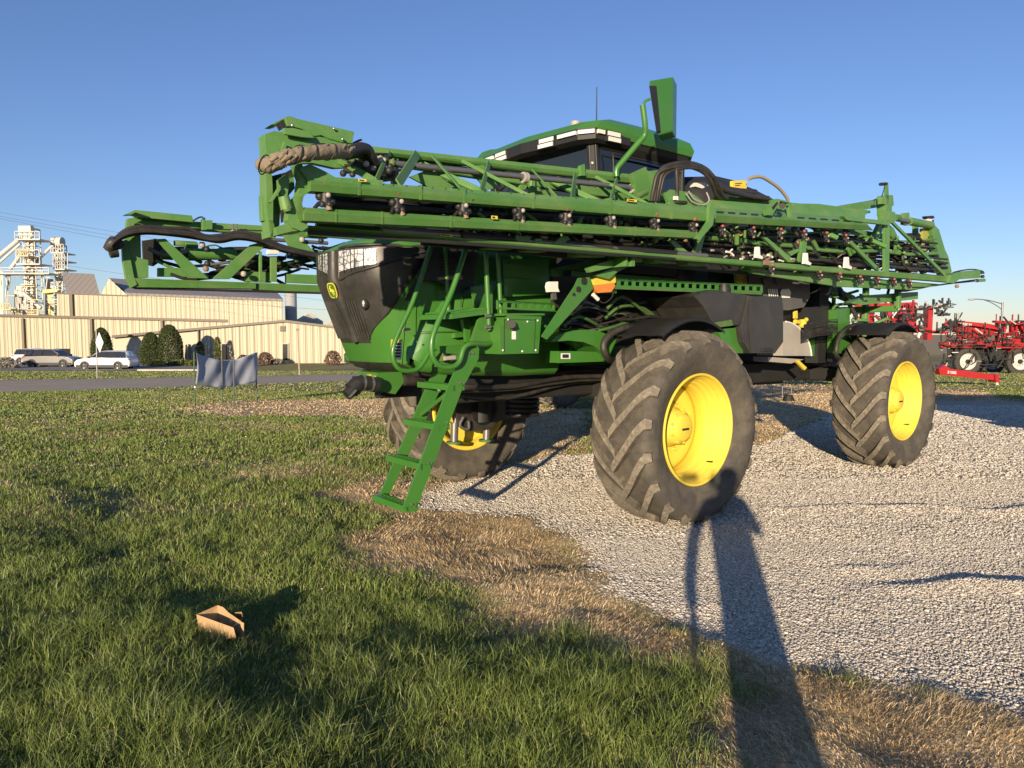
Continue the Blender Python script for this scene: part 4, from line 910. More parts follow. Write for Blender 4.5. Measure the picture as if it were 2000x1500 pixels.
for x, y in ((636,389),(775,400),(905,408),(1012,417),(1105,427),(1192,431),(1277,436),(1352,444)):
    o = bpy.data.objects.new('nozzle', NZ); C.objects.link(o); o.parent = SP; o.location = pv(x, y, 1.745); o.scale = (1.2,)*3; o.rotation_euler = (0, random.uniform(-.2,.2), random.uniform(-.3,.3))
for x, y in ((1410,452),(1468,455),(1523,458),(1570,461),(1613,464),(1652,468),(1505,528),(1600,540),(1638,543),(1680,548),(1712,552),(1745,553),(1775,556)):
    o = bpy.data.objects.new('nozzle', NZ); C.objects.link(o); o.parent = SP; o.location = pv(x, y, 1.60); o.rotation_euler = (0, random.uniform(-.3,.3), random.uniform(-.3,.3)); o.scale = (.9,)*3
# ---- right boom
FV = -1.45
fb = MB(GREENB)
rail3(fb, (262,423,425,442), (640,452,455,466), FV-.3, .0, .08)
fb.plate([(249,427),(270,424),(290,428),(521,441),(521,450),(268,442),(250,446)], FV-.1, .08)
fb.plate([(248,428),(253,426),(256,442),(274,440),(276,505),(290,508),(290,542),(259,544),(247,508),(244,470)], FV+.02, .06)
fb.plate([(238,470),(248,468),(262,540),(268,556),(256,562),(246,545),(240,510)], FV+.05, .05)
rail3(fb, (260,543,544,561), (500,552,553,564), FV+.05, .0, .12); rail3(fb, (500,552,553,566), (700,560,561,574), FV+.02, .0, .12)
fb.use(DARK).plate([(260,561),(640,570),(700,576),(640,574),(270,564)], FV+.0, .1); fb.use(GREENB)
fb.plate([(305,467),(323,466),(408,544),(373,543)], FV+.06, .03)
fb.plate([(490,478),(505,474),(520,478),(449,545),(415,545)], FV+.06, .03)
fb.plate([(553,458),(583,458),(621,499),(640,515),(625,520),(596,497),(575,500)], FV+.02, .03)
for x0, x1, y0, y1 in ((507,512,491,548),(529,541,502,550)): fb.plate([(x0,y0),(x1,y0),(x1,y1),(x0,y1)], FV+.05, .03)
fb.plate([(309,523),(370,523),(370,541),(309,540)], FV-.1, .05); fb.plate([(480,530),(530,532),(530,552),(480,550)], FV-.05, .05); fb.plate([(560,535),(650,538),(650,556),(560,552)], FV-.05, .05)
fb.use(GREENB, True).cyl(pv(366,496,FV-.15), pv(460,497,FV-.15), .055, 14); fb.use(GREENB)
fb.plate([(395,428),(401,424),(404,449),(396,449)], FV, .05); fb.plate([(403,430),(415,430),(415,448),(403,448)], FV, .03)
fb.use(PIPE).plate([(454,437),(457,437),(457,453),(454,453)], FV, .02); fb.plate([(461,437),(464,437),(464,453),(461,453)], FV, .02)
fb.use(WHITE).plate([(524,488),(545,488),(545,496),(524,496)], FV+.1, .06)
fb.use(GREENB)
for q in ([(278,470),(305,466),(330,500),(300,520),(280,515)],[(470,500),(500,505),(500,545),(460,545)]): fb.use(DARK).plate(q, FV-.25, .03)
# straight run to the rear, mostly hidden behind the machine
fb.use(GREENB)
zt, zm, zb_ = pv(640,455,FV-.3).z, 2.35, pv(640,565,FV).z
fb.beam((2.2,FV-.3,zt), (-5.5,FV-.3,zt+.05), .08, .1); fb.beam((1.9,FV,zb_+.02), (-5.6,FV,1.95), .12, .12); fb.beam((2.0,FV-.2,zm), (-5.3,FV-.2,2.35), .07, .08)
for i in range(9): u = 1.4-i*.8; fb.beam((u,FV-.1,zb_), (u-.4,FV-.3,zt), .03, .06); fb.beam((u-.8,FV-.1,zb_), (u-.4,FV-.3,zt), .03, .06)
fb.build('right_boom', SP, bevel=.003)
fs = MB(GREENB).plate([(250,417),(264,410),(375,421),(378,434),(271,424),(265,420)], FV, .10); fs.plate([(244,419),(264,410),(268,413),(256,419)], FV+.1, .1); fs.build('joint_shroud', SP)
fh = MB().use(HOSE, True)
for dy, r_, v in ((-2,.019,FV+.12),(4,.020,FV+.16),(10,.017,FV+.1),(7,.014,FV+.2)):
    fh.tube([pv(217,488-dy,v), pv(226,468+dy*.3,v), pv(250,450+dy,v), pv(285,445+dy,v), pv(330,448+dy,v), pv(370,450+dy*1.3,v), pv(400,462+dy*.6,v), pv(430,462+dy,v), pv(465,456+dy,v), pv(505,462+dy,v), pv(545,480+dy*.7,v), pv(600,494+dy*.5,v), pv(640,500+dy*.6,v)], r_, 8, 4)
fh.use(HOSE, True).tube([pv(213,486,FV+.1), pv(222,472,FV+.15), pv(232,478,FV+.1)], .05, 8); fh.tube([pv(214,494,FV+.1), pv(230,492,FV+.1)], .045, 8)
random.seed(31)
for i in range(46):
    x = random.uniform(285,630); y = 478+random.uniform(0,58); v = FV-random.uniform(.05,.35)
    fh.use(random.choice((HOSE,HOSE,DARK,BLACK,GREEND,PIPE)), True); p = pv(x, y, v)
    fh.tube([p, p+Vector((-.15,0,random.uniform(-.06,.08))), p+Vector((-.4,random.uniform(-.05,.05),random.uniform(-.1,.1)))], random.uniform(.008,.028), 6)
for x, y, n_ in ((395,478,1),(405,515,0),(402,525,1),(476,535,0),(455,455,1),(590,468,0),(627,470,0),(404,487,0)):
    fh.use(random.choice((LGREY,BLACK,TIP)), True); fh.ball(pv(x, y, FV+.05), .03, 5)
for i in range(34):
    x = random.uniform(290,620); y = 470+random.uniform(4,66); fh.use(random.choice((GREENB,GREEND,DARK,DARK,BLACK)), True); p = pv(x, y, FV-random.uniform(.1,.3))
    if i % 2: fh.beam(p, p+Vector((-random.uniform(.1,.5),0,random.uniform(-.15,.15))), .03, random.uniform(.02,.06))
    else: fh.cyl(p, p+Vector((-random.uniform(.05,.2),0,0)), random.uniform(.02,.05), 8)
fh.use(PIPE, True).cyl(pv(530,468,FV-.2), pv(640,475,FV-.2), .02, 8)
fh.use(HOSE, True).tube([pv(376,432,FV), pv(388,425,FV), pv(395,424,FV), pv(398,428,FV)], .008, 6)
fh.build('boom_hose', SP)
# ================================================================ SURROUNDINGS
def gz(y): return float(base_z(0, y))
def wplate(mb, px, Y, t=.05):                 # outline standing at distance Y, thickness t away from the camera
    P = [WY(x, y, Y) for x, y in px]; k = min(p.x for p in P)*.5+max(p.x for p in P)*.5 if t < 5 else max(p.x for p in P)
    return mb.prism(P, (k/Y*t*1.02 if t > .8 else 0, t, 0))
class Site:                                    # a thing built in world coordinates around its own base point
    def __init__(s, name, label, cat, base, group=None):
        s.o = thing(name, label, cat, base, 0, group); s.b = Vector(base)
    def part(s, name, mb, parent=None, **k):
        mb.v = [tuple(Vector(p)-s.b) for p in mb.v]; return mb.build(name, parent or s.o, **k)
def ribbed(name, col, pitch, dark=.8):
    m = mat(name, col, .5, dust=.12, dustcol=tuple(c*.75 for c in col), nscale=.3, var=.05)
    nt = m.node_tree; b = nt.nodes['Principled BSDF']; tc = nt.nodes.new('ShaderNodeTexCoord'); sx = nt.nodes.new('ShaderNodeSeparateXYZ')
    nt.links.new(tc.outputs['Object'], sx.inputs[0]); mu = nt.nodes.new('ShaderNodeMath'); mu.operation = 'PINGPONG'; mu.inputs[1].default_value = pitch/2
    nt.links.new(sx.outputs['X'], mu.inputs[0]); bp = nt.nodes.new('ShaderNodeBump'); bp.inputs['Strength'].default_value = 1; bp.inputs['Distance'].default_value = .07
    mr = nt.nodes.new('ShaderNodeMapRange'); mr.inputs[2].default_value = pitch*.12; nt.links.new(mu.outputs[0], mr.inputs[0])
    nt.links.new(mr.outputs[0], bp.inputs['Height']); nt.links.new(bp.outputs[0], b.inputs['Normal']); return m
CREAM = (.45,.405,.29)
RIB_SHADE = mat('panel_line', (.27,.235,.165), .6)  # darker cream for the ribs: their thin shade lines put into colour
RIB = ribbed('ribbed_cream_metal', CREAM, .75); RIBR = ribbed('ribbed_roof_metal', (.27,.245,.22), .9); CRM = mat('cream_wall', (.46,.42,.315), .6, var=.03, nscale=.5)
TRIM = mat('brown_trim', (.10,.075,.055), .5); GLS = mat('window_dark', (.02,.02,.025), .15)
def ribs(mb, x0, x1, ytop, ybot, Y, step, m, w=.06):
    w *= .45
    x = x0
    while x < x1:
        t = ytop(x); a = WY(x, t, Y-.03); b = WY(x, ybot, Y-.03); b.x = a.x; b.z = -1.6
        mb.use(m).box((a.x-w/2, Y-.03, b.z), (a.x+w/2, Y+.01, a.z-.1)); x += step
# long low building at left
RG = .045
S = Site('metal_building', 'long cream ribbed metal building with brown eave trim behind the parked cars', 'building', (-45, 84, -1.28))
m_ = MB(RIB); wplate(m_, [(-420,607),(445,627),(445,722),(-420,722)], 84, 22)
ribs(m_, -200, 444, lambda x: 619+(x-40)*.0225, 715, 84, 7.6, RIB_SHADE, .075); S.part('wall', m_)
m_ = MB(TRIM); wplate(m_, [(-420,604),(446,624),(446,629),(-420,609)], 83.7, 22.5); S.part('eave', m_)
for x in (44, 178, 316):
    m_ = MB(TRIM if x != 44 else mat('bronze_downspout', (.16,.12,.08), .5)); a = WY(x, 622, 83.8); m_.box((a.x-.14, 83.68, -1.4), (a.x+.14, 83.93, a.z)); S.part('downspout', m_)
m_ = MB(GLS); wplate(m_, [(105,681),(136,681),(136,700),(105,700)], 83.9, .2); S.part('window', m_)
# office with the low gable
S = Site('office_building', 'low cream office building with shallow gabled end, narrow dark windows and trimmed evergreens in front', 'building', (-25, 74, -1.28))
m_ = MB(RIB); wplate(m_, [(392,638),(555,628),(672,641),(700,645),(700,722),(392,722)], 74, 18)
ribs(m_, 396, 700, lambda x: (638-(x-392)*.061) if x < 555 else 628+(x-555)*.115, 718, 74, 7.0, RIB_SHADE, .06); S.part('wall', m_)
m_ = MB(CRM); wplate(m_, [(221,658),(392,638),(392,722),(221,722)], 74.25, 17); S.part('side_wall', m_)
m_ = MB(TRIM); wplate(m_, [(218,655),(555,624.5),(705,643),(705,647),(555,629),(218,660)], 73.7, 18); S.part('roof_trim', m_)
m_ = MB(TRIM); a = WY(388, 640, 74.1); m_.box((a.x-.06, 73.9, -1.4), (a.x+.06, 74.1, a.z)); S.part('downspout', m_)
for q in ([(433,672),(444,672),(444,703),(433,703)],[(552,672),(562,672),(562,703),(552,703)],[(362,673),(366,673),(366,702),(362,702)]):
    m_ = MB(GLS); wplate(m_, q, 73.88, .25); wn = S.part('window', m_)
    m_ = MB(CRM); (x0,y0),_,(x1,y1),_ = q
    for r_ in ((x0-1.5,y0-1.5,x1+1.5,y0),(x0-1.5,y0,x0,y1),(x1,y0,x1+1.5,y1)): wplate(m_, [(r_[0],r_[1]),(r_[2],r_[1]),(r_[2],r_[3]),(r_[0],r_[3])], 73.84, .15)
    S.part('window_frame', m_, wn)
m_ = MB(TRIM)
for i in range(5): wplate(m_, [(546,637+2.2*i),(557,637+2.2*i),(557,638.4+2.2*i),(546,638.4+2.2*i)], 73.85, .1)
S.part('vent', m_)
# tall warehouse behind
S = Site('warehouse', 'tall cream warehouse with grey ribbed roof rising behind the long low building', 'building', (-50, 112, -1.28))
m_ = MB(RIB); wplate(m_, [(111,574),(249,579),(249,573),(552,585),(552,700),(111,700)], 112, 30)
ribs(m_, 114, 551, lambda x: 575+(x-111)*.03 if x < 249 else 573+(x-249)*.0395, 660, 112, 5.2, RIB_SHADE, .07); S.part('wall', m_)
m_ = MB(RIBR); a = [WY(249,572,111.7), WY(553,584,111.7), WY(538,567,124), WY(213,543,124)]; m_.hull(a, [p+Vector((0,.1,-.35)) for p in a]); S.part('roof', m_)
m_ = MB(RIB); wplate(m_, [(196,577),(213,544),(249,577)], 113, 8); S.part('gable', m_)
m_ = MB(RIBR); a = [WY(121,532,118), WY(184,535,118), WY(195,575,113), WY(130,573,113)]; m_.hull(a, [p+Vector((0,.1,-.4)) for p in a]); S.part('roof', m_)
m_ = MB(TRIM); wplate(m_, [(110,571.5),(249,576.5),(249,578.5),(110,574)], 111.8, .3); a = WY(139, 575, 111.8); m_.box((a.x-.25,111.6,-1.3),(a.x+.25,111.9,a.z)); S.part('eave', m_)
S = Site('concrete_silo', 'narrow grey concrete silo at the right end of the tall warehouse', 'silo', (-40, 130, -1.28))
m_ = MB().use(mat('concrete_grey', (.33,.34,.36), .8), True); a = WY(558, 569, 135); m_.cyl((a.x, 138, -1.3), (a.x, 138, a.z), .55*2, 16); S.part('shell', m_)
SIL = mat('bin_metal', (.42,.38,.30), .6)
for i, (cx, ty, by, r, nm) in enumerate(((603,613,628,27,'widest of the low conical grain bin roofs behind the office'),(568,618,626,17,'small conical grain bin roof beside the warehouse end'),(665,600,640,26,'conical grain bin roof half hidden behind the sprayer hood'))):
    c = WY(cx, by, 150+10*i); rr = r*c.y/1400; tp_ = WY(cx, ty, 150+10*i)
    S = Site('grain_bin', nm, 'grain bin', (c.x, c.y, -1.28), 'grain bins behind the office'); m_ = MB().use(SIL, True); m_.cyl((c.x,c.y,-1.3),(c.x,c.y,c.z), rr, 24); S.part('wall', m_)
    m_ = MB().use(SIL); m_.loft([[(c.x+rr*1.03*math.cos(k*.196),c.y+rr*1.03*math.sin(k*.196),c.z) for k in range(32)], [(c.x+rr*.1*math.cos(k*.196),c.y+rr*.1*math.sin(k*.196),tp_.z) for k in range(32)]])
    for k in range(24): a_ = k*.2618; m_.use(mat('bin_rib', (.6,.55,.42), .5)).beam((c.x+rr*math.cos(a_),c.y+rr*math.sin(a_),c.z),(c.x+rr*.1*math.cos(a_),c.y+rr*.1*math.sin(a_),tp_.z+.05), .14, .1)
    S.part('roof', m_)
# grain elevator
EW = mat('elevator_white', (.62,.60,.54), .5, dust=.3, dustcol=(.35,.33,.28), nscale=.7); EY = mat('elevator_yellow', (.55,.46,.20), .5)
def truss(mb, x0, x1, y0, y1, Y, step=11, d=1.6, w=.16):
    for x in (x0, x1):
        for dy in (0, d): a = WY(x, y0, Y); b = WY(x, y1, Y); mb.beam(a+Vector((0,dy,0)), Vector((a.x, b.y+dy, b.z)), w, w)
    y = y0; k = 0
    while y < y1:
        a = WY(x0, y, Y); b = WY(x1, y, Y); c = WY(x0, min(y+step,y1), Y); e = WY(x1, min(y+step,y1), Y)
        for dy in (0, d):
            o = Vector((0,dy,0)); mb.beam(a+o, b+o, w*.8, w*.8); mb.beam((a if k % 2 else b)+o, (e if k % 2 else c)+o, w*.6, w*.6)
        mb.beam(a, a+Vector((0,d,0)), w*.7, w*.7, (1,0,0)); mb.beam(b, b+Vector((0,d,0)), w*.7, w*.7, (1,0,0)); y += step; k += 1
def rail_platform(mb, x0, x1, y, Y, h=11):
    a = WY(x0, y, Y); b = WY(x1, y, Y); mb.box((a.x, Y-1.2, a.z-.2), (b.x, Y+2.4, a.z))
    hh = h*Y/1400
    for k in range(6):
        x = a.x+(b.x-a.x)*k/5; mb.box((x-.05, Y-1.2, a.z), (x+.05, Y-1.1, a.z+hh))
    for f in (.5, 1): mb.box((a.x, Y-1.2, a.z+hh*f-.05), (b.x, Y-1.1, a.z+hh*f+.05))
YE = 128
S = Site('grain_elevator', 'tallest white grain elevator leg with caged head platforms and yellow rails', 'grain elevator', (-88, YE, -1.28))
m_ = MB(EW); truss(m_, 44, 66, 446, 640, YE, 11); wplate(m_, [(50,470),(56,470),(56,640),(50,640)], YE+.5, .8); wplate(m_, [(59,470),(64,470),(64,640),(59,640)], YE+.5, .8); S.part('tower_frame', m_)
m_ = MB(EW); wplate(m_, [(35,441),(59,441),(63,447),(63,462),(52,468),(36,462)], YE-.6, 3); m_.use(DARK); wplate(m_, [(59,440),(66,441),(66,450),(60,452)], YE-.7, 1); S.part('elevator_head', m_)
m_ = MB(EW); rail_platform(m_, 38, 86, 468, YE, 14); rail_platform(m_, 40, 86, 516, YE, 26); m_.use(EY); rail_platform(m_, 42, 64, 500, YE-1.5, 12); S.part('platform', m_)
m_ = MB(EW)
for a, b, r in (((38,467),(-20,515),.38),((40,476),(-20,530),.22),((46,490),(20,526),.32),((66,512),(46,530),.25)): m_.use(EW, True).cyl(WY(*a,YE), WY(*b,YE), r, 8)
S.part('spout', m_)
m_ = MB(EW); random.seed(2)
for k in range(60):
    x = random.uniform(-20,104); y = random.uniform(528,612); L_ = random.uniform(6,26); m_.use(random.choice((EW,EW,EW,PIPE,EY,DARK)))
    a = WY(x, y, YE+random.uniform(-2,3)); b = WY(x+(L_ if k % 2 else random.uniform(-3,3)), y+(0 if k % 2 else L_), a.y); m_.beam(a, b, .16, .16)
for q in ([(28,560),(60,555),(72,560),(72,640),(28,640)],[(-10,530),(6,530),(6,640),(-10,640)],[(88,545),(104,545),(104,615),(88,615)]): wplate(m_.use(EW), q, YE+4, 5)
for q in ([(30,580),(50,575),(70,585),(70,620),(30,620)],[(10,570),(16,570),(16,612),(10,612)]): wplate(m_.use(PIPE), q, YE+2, 1)
rail_platform(m_.use(EW), -10, 104, 534, YE, 10); rail_platform(m_.use(EY), 8, 30, 604, YE-2, 10); rail_platform(m_, 62, 84, 614, YE-2, 9); m_.use(EW, True).cyl(WY(46,572,YE-1), WY(80,602,YE-1), .3, 8); S.part('lower_works', m_)
S = Site('grain_elevator', 'shorter white grain elevator leg with round head and stacked ladder cages', 'grain elevator', (-80, YE+3, -1.28))
m_ = MB(EW); truss(m_, 106, 119, 478, 640, YE+3, 9); wplate(m_, [(108,478),(114,478),(114,640),(108,640)], YE+4, .8); S.part('tower_frame', m_)
m_ = MB().use(EW, True); m_.cyl(WY(104,472,YE+2.5), WY(122,473,YE+2.5), .9, 14); m_.use(EW); wplate(m_, [(102,466),(124,470),(120,482),(102,480)], YE+2.5, 1.4); S.part('elevator_head', m_)
m_ = MB(EW); rail_platform(m_, 107, 132, 494, YE+3, 15); rail_platform(m_, 112, 134, 510, YE+3, 12); rail_platform(m_, 112, 134, 526, YE+3, 15)
for x in (120,132): a = WY(x, 494, YE+2); b = WY(x, 526, YE+2); m_.beam(a, b, .12, .12)
S.part('platform', m_); m_ = MB().use(EW, True); m_.cyl(WY(104,478,YE+2), WY(70,512,YE+2), .25, 8); m_.use(EY); wplate(m_, [(76,566),(110,564),(112,570),(86,573)], YE+1, 1.5); wplate(m_, [(90,573),(104,572),(106,640),(98,640)], YE+2, 1); S.part('spout', m_)
# ---- cars
def suv(name, label, cat, loc, rz, paint, L=4.65, group=None, scale=1):
    t = thing(name, label, cat, loc, rz, group, scale); k = L/4.65
    low = [(-2.28,.34),(-2.33,.6),(-2.30,.88),(-2.22,1.04),(1.02,1.08),(1.55,1.01),(2.05,.90),(2.26,.72),(2.32,.5),(2.26,.30),(1.95,.24),(-2.1,.26)]
    up = [(-2.18,1.02),(-2.02,1.42),(-1.86,1.58),(-1.4,1.645),(-.2,1.67),(.35,1.60),(.62,1.47),(1.22,1.06)]
    def sec(P, y, s_, zs=0): return [(x*k*s_, y, z+(zs if z > .6 else 0)) for x, z in P]
    b = MB(paint); b.use(paint, True).loft([sec(low,-.90,.965,-.05), sec(low,-.93,.99), sec(low,-.6,1.0), sec(low,.6,1.0), sec(low,.93,.99), sec(low,.90,.965,-.05)])
    b.loft([sec(up,-.68,.97,-.03), sec(up,-.60,1,.0), sec(up,0,1,.02), sec(up,.60,1), sec(up,.68,.97,-.03)])
    side = [(-2.16,1.04),(-1.9,1.56),(-1.4,1.61),(-.2,1.63),(.35,1.57),(1.2,1.06)]
    for s_ in (-1, 1): b.hull([(x*k, s_*.90, z if z < 1.1 else 1.04) for x, z in side], [(x*k*.98, s_*.68, z) for x, z in side])
    for s_ in (-1, 1): b.use(BLACK).box((-2.2*k,s_*.92,.23),(2.15*k,s_*.95,.46))
    body = b.build('body', t)
    GLC = mat('car_glass', (.03,.033,.038), .2, spec=.4)
    for s_ in (-1, 1):
        def on(x, z): f = (z-1.04)/.57; return (x*k, s_*(.90-.22*f+.012), z)
        for q in ([(-.42,1.10),(.98,1.10),(.42,1.50),(-.34,1.55)],[(-1.38,1.10),(-.50,1.10),(-.42,1.55),(-1.25,1.55)],[(-2.0,1.14),(-1.46,1.10),(-1.33,1.53),(-1.74,1.50)]):
            g = MB(GLC); P = [on(*p) for p in q]; g.hull(P, [Vector(p)+Vector((0,-s_*.02,0)) for p in P]); g.build('side_window', t)
        hl = MB(LENS).hull([(2.24*k,s_*.55,.80),(2.02*k,s_*.90,.88),(1.7*k,s_*.925,.87),(2.2*k,s_*.8,.70)], [(2.20*k,s_*.5,.80),(1.98*k,s_*.86,.88),(1.7*k,s_*.9,.87),(2.16*k,s_*.76,.70)]); hl.build('headlight', t)
        tl = MB(mat('tail_red', (.4,.02,.02), .3)).hull([(-2.33*k,s_*.6,.85),(-2.28*k,s_*.93,.85),(-1.9*k,s_*.935,.98),(-2.22*k,s_*.9,1.03)], [(-2.28*k,s_*.58,.85),(-2.24*k,s_*.9,.85),(-1.9*k,s_*.90,.98),(-2.2*k,s_*.86,1.03)]); tl.build('tail_light', t)
        MB(BLACK).box((.95*k,s_*.92,1.05),(1.1*k,s_*1.08,1.2)).build('wing_mirror', t)
    g = MB(GLC); g.hull([(.48*k,-.58,1.53),(1.18*k,-.66,1.10),(1.18*k,.66,1.10),(.48*k,.58,1.53)], [(.46*k,-.56,1.50),(1.12*k,-.64,1.09),(1.12*k,.64,1.09),(.46*k,.56,1.50)]); 
    g.v = [(x+.03, y, z+.03) for x, y, z in g.v]; g.build('windscreen', t)
    MB(BLACK).box((2.27*k,-.5,.45),(2.335*k,.5,.66)).build('radiator_grille', t)
    wm = MB().use(BLACK, True).lathe([(.22,-.11),(.33,-.11),(.35,-.08),(.35,.08),(.33,.11),(.22,.11)], 28, closed=True).mesh('wheel')
    rmsh = MB().use(STEEL, True).lathe([(.22,.09),(.21,.06),(.2,.02),(.001,.05)], 20); 
    for i in range(5): a_ = i*1.2566; rmsh.use(STEEL).beam((0,.09,0),(.215*math.cos(a_),.10,.215*math.sin(a_)),.02,.06)
    rmsh.lathe([(.001,.09),(.05,.09),(.05,.06)], 12); rme = rmsh.mesh('rim'); 
    arch = MB(BLACK)
    for s_ in (-1, 1):
        for x in (1.42, -1.38):
            o = bpy.data.objects.new('wheel', wm); C.objects.link(o); o.parent = t; o.location = (x*k, s_*.84, .35); o.rotation_euler = (0,0,0 if s_ > 0 else math.pi)
            r = bpy.data.objects.new('rim', rme); C.objects.link(r); r.parent = o
            arch.use(BLACK, True).cyl((x*k, s_*.70, .38), (x*k, s_*.942, .38), .41, 22)
            arch.use(BLACK, True)
    arch.build('wheel_arch', t)
    return t
# the two sides that face the camera carry the wheels just proud of the arches
WP = mat('car_white', (.80,.80,.78), .25, coat=.8, var=.02); SVP = mat('car_silver', (.27,.26,.25), .3, metal=.3, coat=.8, var=.02)
yc = 60.5; a = WY(209.5, 700, yc)
suv('parked_car', 'white SUV parked facing left in front of the evergreens, nearest the office', 'car', (a.x, yc, gz(yc)), math.pi, WP, 4.75, 'cars parked by the buildings', .97)
a = WY(104, 700, 65); suv('parked_car', 'silver SUV with roof rails parked facing right behind the white SUV', 'car', (a.x, 65, gz(65)), 0, SVP, 4.75, 'cars parked by the buildings', .98)
a = WY(76, 700, 71); suv('parked_car', 'white vehicle showing only its rear end beyond the silver SUV', 'car', (a.x, 71, gz(71)), 0, WP, 4.6, 'cars parked by the buildings', .95)
# ---- vegetation
def leaf_mat(name, c1, c2):
    m = bpy.data.materials.new(name); m.use_nodes = True; nt = m.node_tree; b = nt.nodes['Principled BSDF']; b.inputs['Roughness'].default_value = .7
    at = nt.nodes.new('ShaderNodeAttribute'); at.attribute_name = 'tint'; mx = nt.nodes.new('ShaderNodeMix'); mx.data_type = 'RGBA'
    mx.inputs[6].default_value = (*c1,1); mx.inputs[7].default_value = (*c2,1); nt.links.new(at.outputs['Fac'], mx.inputs[0]); nt.links.new(mx.outputs[2], b.inputs['Base Color']); return m
def crown(name, parent, m, n, rx, ry, h, leaf, seed, pw=.45, base=0, up=.6, rag=1.0):
    r = np.random.default_rng(abs(int(seed))+1); z = r.random(n)*h; f = z/h
    prof = np.clip(np.sqrt(np.clip(1-np.abs(2*f**pw-1)**2.6, 0, 1)), .03, 1)
    a = r.random(n)*6.283; rad = prof*(.62+.40*np.sqrt(r.random(n)))*(1+rag*(.16*np.sin(a*3+z*2.7+seed)+.12*np.sin(a*7-z*5)))
    P = np.stack([rx*rad*np.cos(a), ry*rad*np.sin(a), z+base], 1)
    d = r.normal(size=(n,3)); d[:,2] = np.abs(d[:,2])*up+.2; d += np.stack([np.cos(a),np.sin(a),0*a],1)*.6; d /= np.linalg.norm(d, axis=1)[:,None]
    e = np.cross(d, r.normal(size=(n,3))); e /= np.linalg.norm(e, axis=1)[:,None]; s_ = leaf*(.6+.8*r.random(n))[:,None]
    V = np.concatenate([P-e*s_*.4, P+d*s_*1.3, P+e*s_*.4], 0).reshape(3,n,3).transpose(1,0,2).reshape(-1,3)
    me = bpy.data.meshes.new(name); fast_mesh(me, V, np.full(n,3), np.arange(3*n)); me.materials.append(m)
    t = me.attributes.new('tint', 'FLOAT', 'POINT'); t.data.foreach_set('value', np.repeat(r.random(n), 3).astype(np.float32))
    o = bpy.data.objects.new(name, me); C.objects.link(o); o.parent = parent; return o
def fast_mesh(me, V, sizes, idx):
    me.vertices.add(len(V)); me.vertices.foreach_set('co', np.asarray(V, np.float32).ravel())
    me.loops.add(len(idx)); me.loops.foreach_set('vertex_index', np.asarray(idx, np.int32))
    me.polygons.add(len(sizes)); st = np.concatenate([[0], np.cumsum(sizes)[:-1]]); me.polygons.foreach_set('loop_start', st.astype(np.int32)); me.update(calc_edges=True)
EVG = leaf_mat('evergreen_leaf', (.035,.055,.018), (.085,.11,.03)); REDL = leaf_mat('russet_leaf', (.10,.05,.04), (.24,.15,.10)); YELL = leaf_mat('golden_leaf', (.35,.28,.05), (.55,.42,.10)); GRYL = leaf_mat('grey_plant', (.16,.15,.12), (.40,.38,.33)); LGR = leaf_mat('green_leaf', (.07,.09,.02), (.16,.17,.05))
BARK = mat('bark', (.10,.07,.045), .9)
for x0, x1, yt, yb, Y, lb_ in ((181,219,641,712,70,'rounded evergreen behind the white SUV'),(276,315,650,713,68,'shorter of the two big clipped evergreens, left of the pair'),(308,357,635,713,68.5,'taller of the two big clipped evergreens beside the office wall')):
    a, b, c = WY(x0,yb,Y), WY(x1,yb,Y), WY((x0+x1)/2,yt,Y); t = thing('evergreen_tree', lb_, 'evergreen', ((a.x+b.x)/2, Y, gz(Y)), 0, 'clipped evergreens by the office')
    MB(BARK).cyl((0,0,-.1),(0,0,1.2),.14,8).build('trunk', t); crown('crown', t, EVG, 20000, (b.x-a.x)/2/1.0, (b.x-a.x)/2*.9, c.z-gz(Y), .085, x0, .50, 0, .6, .22)
for x0, x1, yt, Y, lb_ in ((384,398,668,72,'small narrow shrub at the office corner downspout'),(420,431,659,72,'thin pointed conifer behind the cloth banner')):
    a, b, c = WY(x0,705,Y), WY(x1,705,Y), WY(x0,yt,Y); t = thing('slender_shrub', lb_, 'shrub', ((a.x+b.x)/2, Y, gz(Y))); MB(BARK).cyl((0,0,-.1),(0,0,1),.05,6).build('stem', t); crown('foliage', t, LGR, 1200, (b.x-a.x)/2, .4, c.z-gz(Y), .12, x0, .8)
for x0, x1, yt, Y, M_, lb_ in ((504,531,689,70,REDL,'russet shrub at the right edge of the banner'),(636,664,686,70,REDL,'russet shrub beside the sprayer hood'),(296,323,706,66,YELL,'low golden shrub below the evergreens'),(335,372,703,67,LGR,'low green bush right of the golden shrub'),(466,484,694,71,REDL,'small reddish shrub behind the banner top'),(532,552,702,71,GRYL,'small grey plant under the office window'),(-8,33,699,62,GRYL,'grey tufted plant at the far left behind the road'),(372,384,706,67,LGR,'little green bush near the left banner post')):
    a, b, c = WY(x0,712,Y), WY(x1,712,Y), WY(x0,yt,Y); t = thing('low_shrub', lb_, 'shrub', ((a.x+b.x)/2, Y, gz(Y)), 0, 'low shrubs along the buildings'); MB(BARK).cyl((0,0,-.1),(0,0,.25),.05,6).build('stem', t)
    crown('foliage', t, M_, 1600, (b.x-a.x)/2, .7, max(.5, c.z-gz(Y)), .11, x0+3, .6)
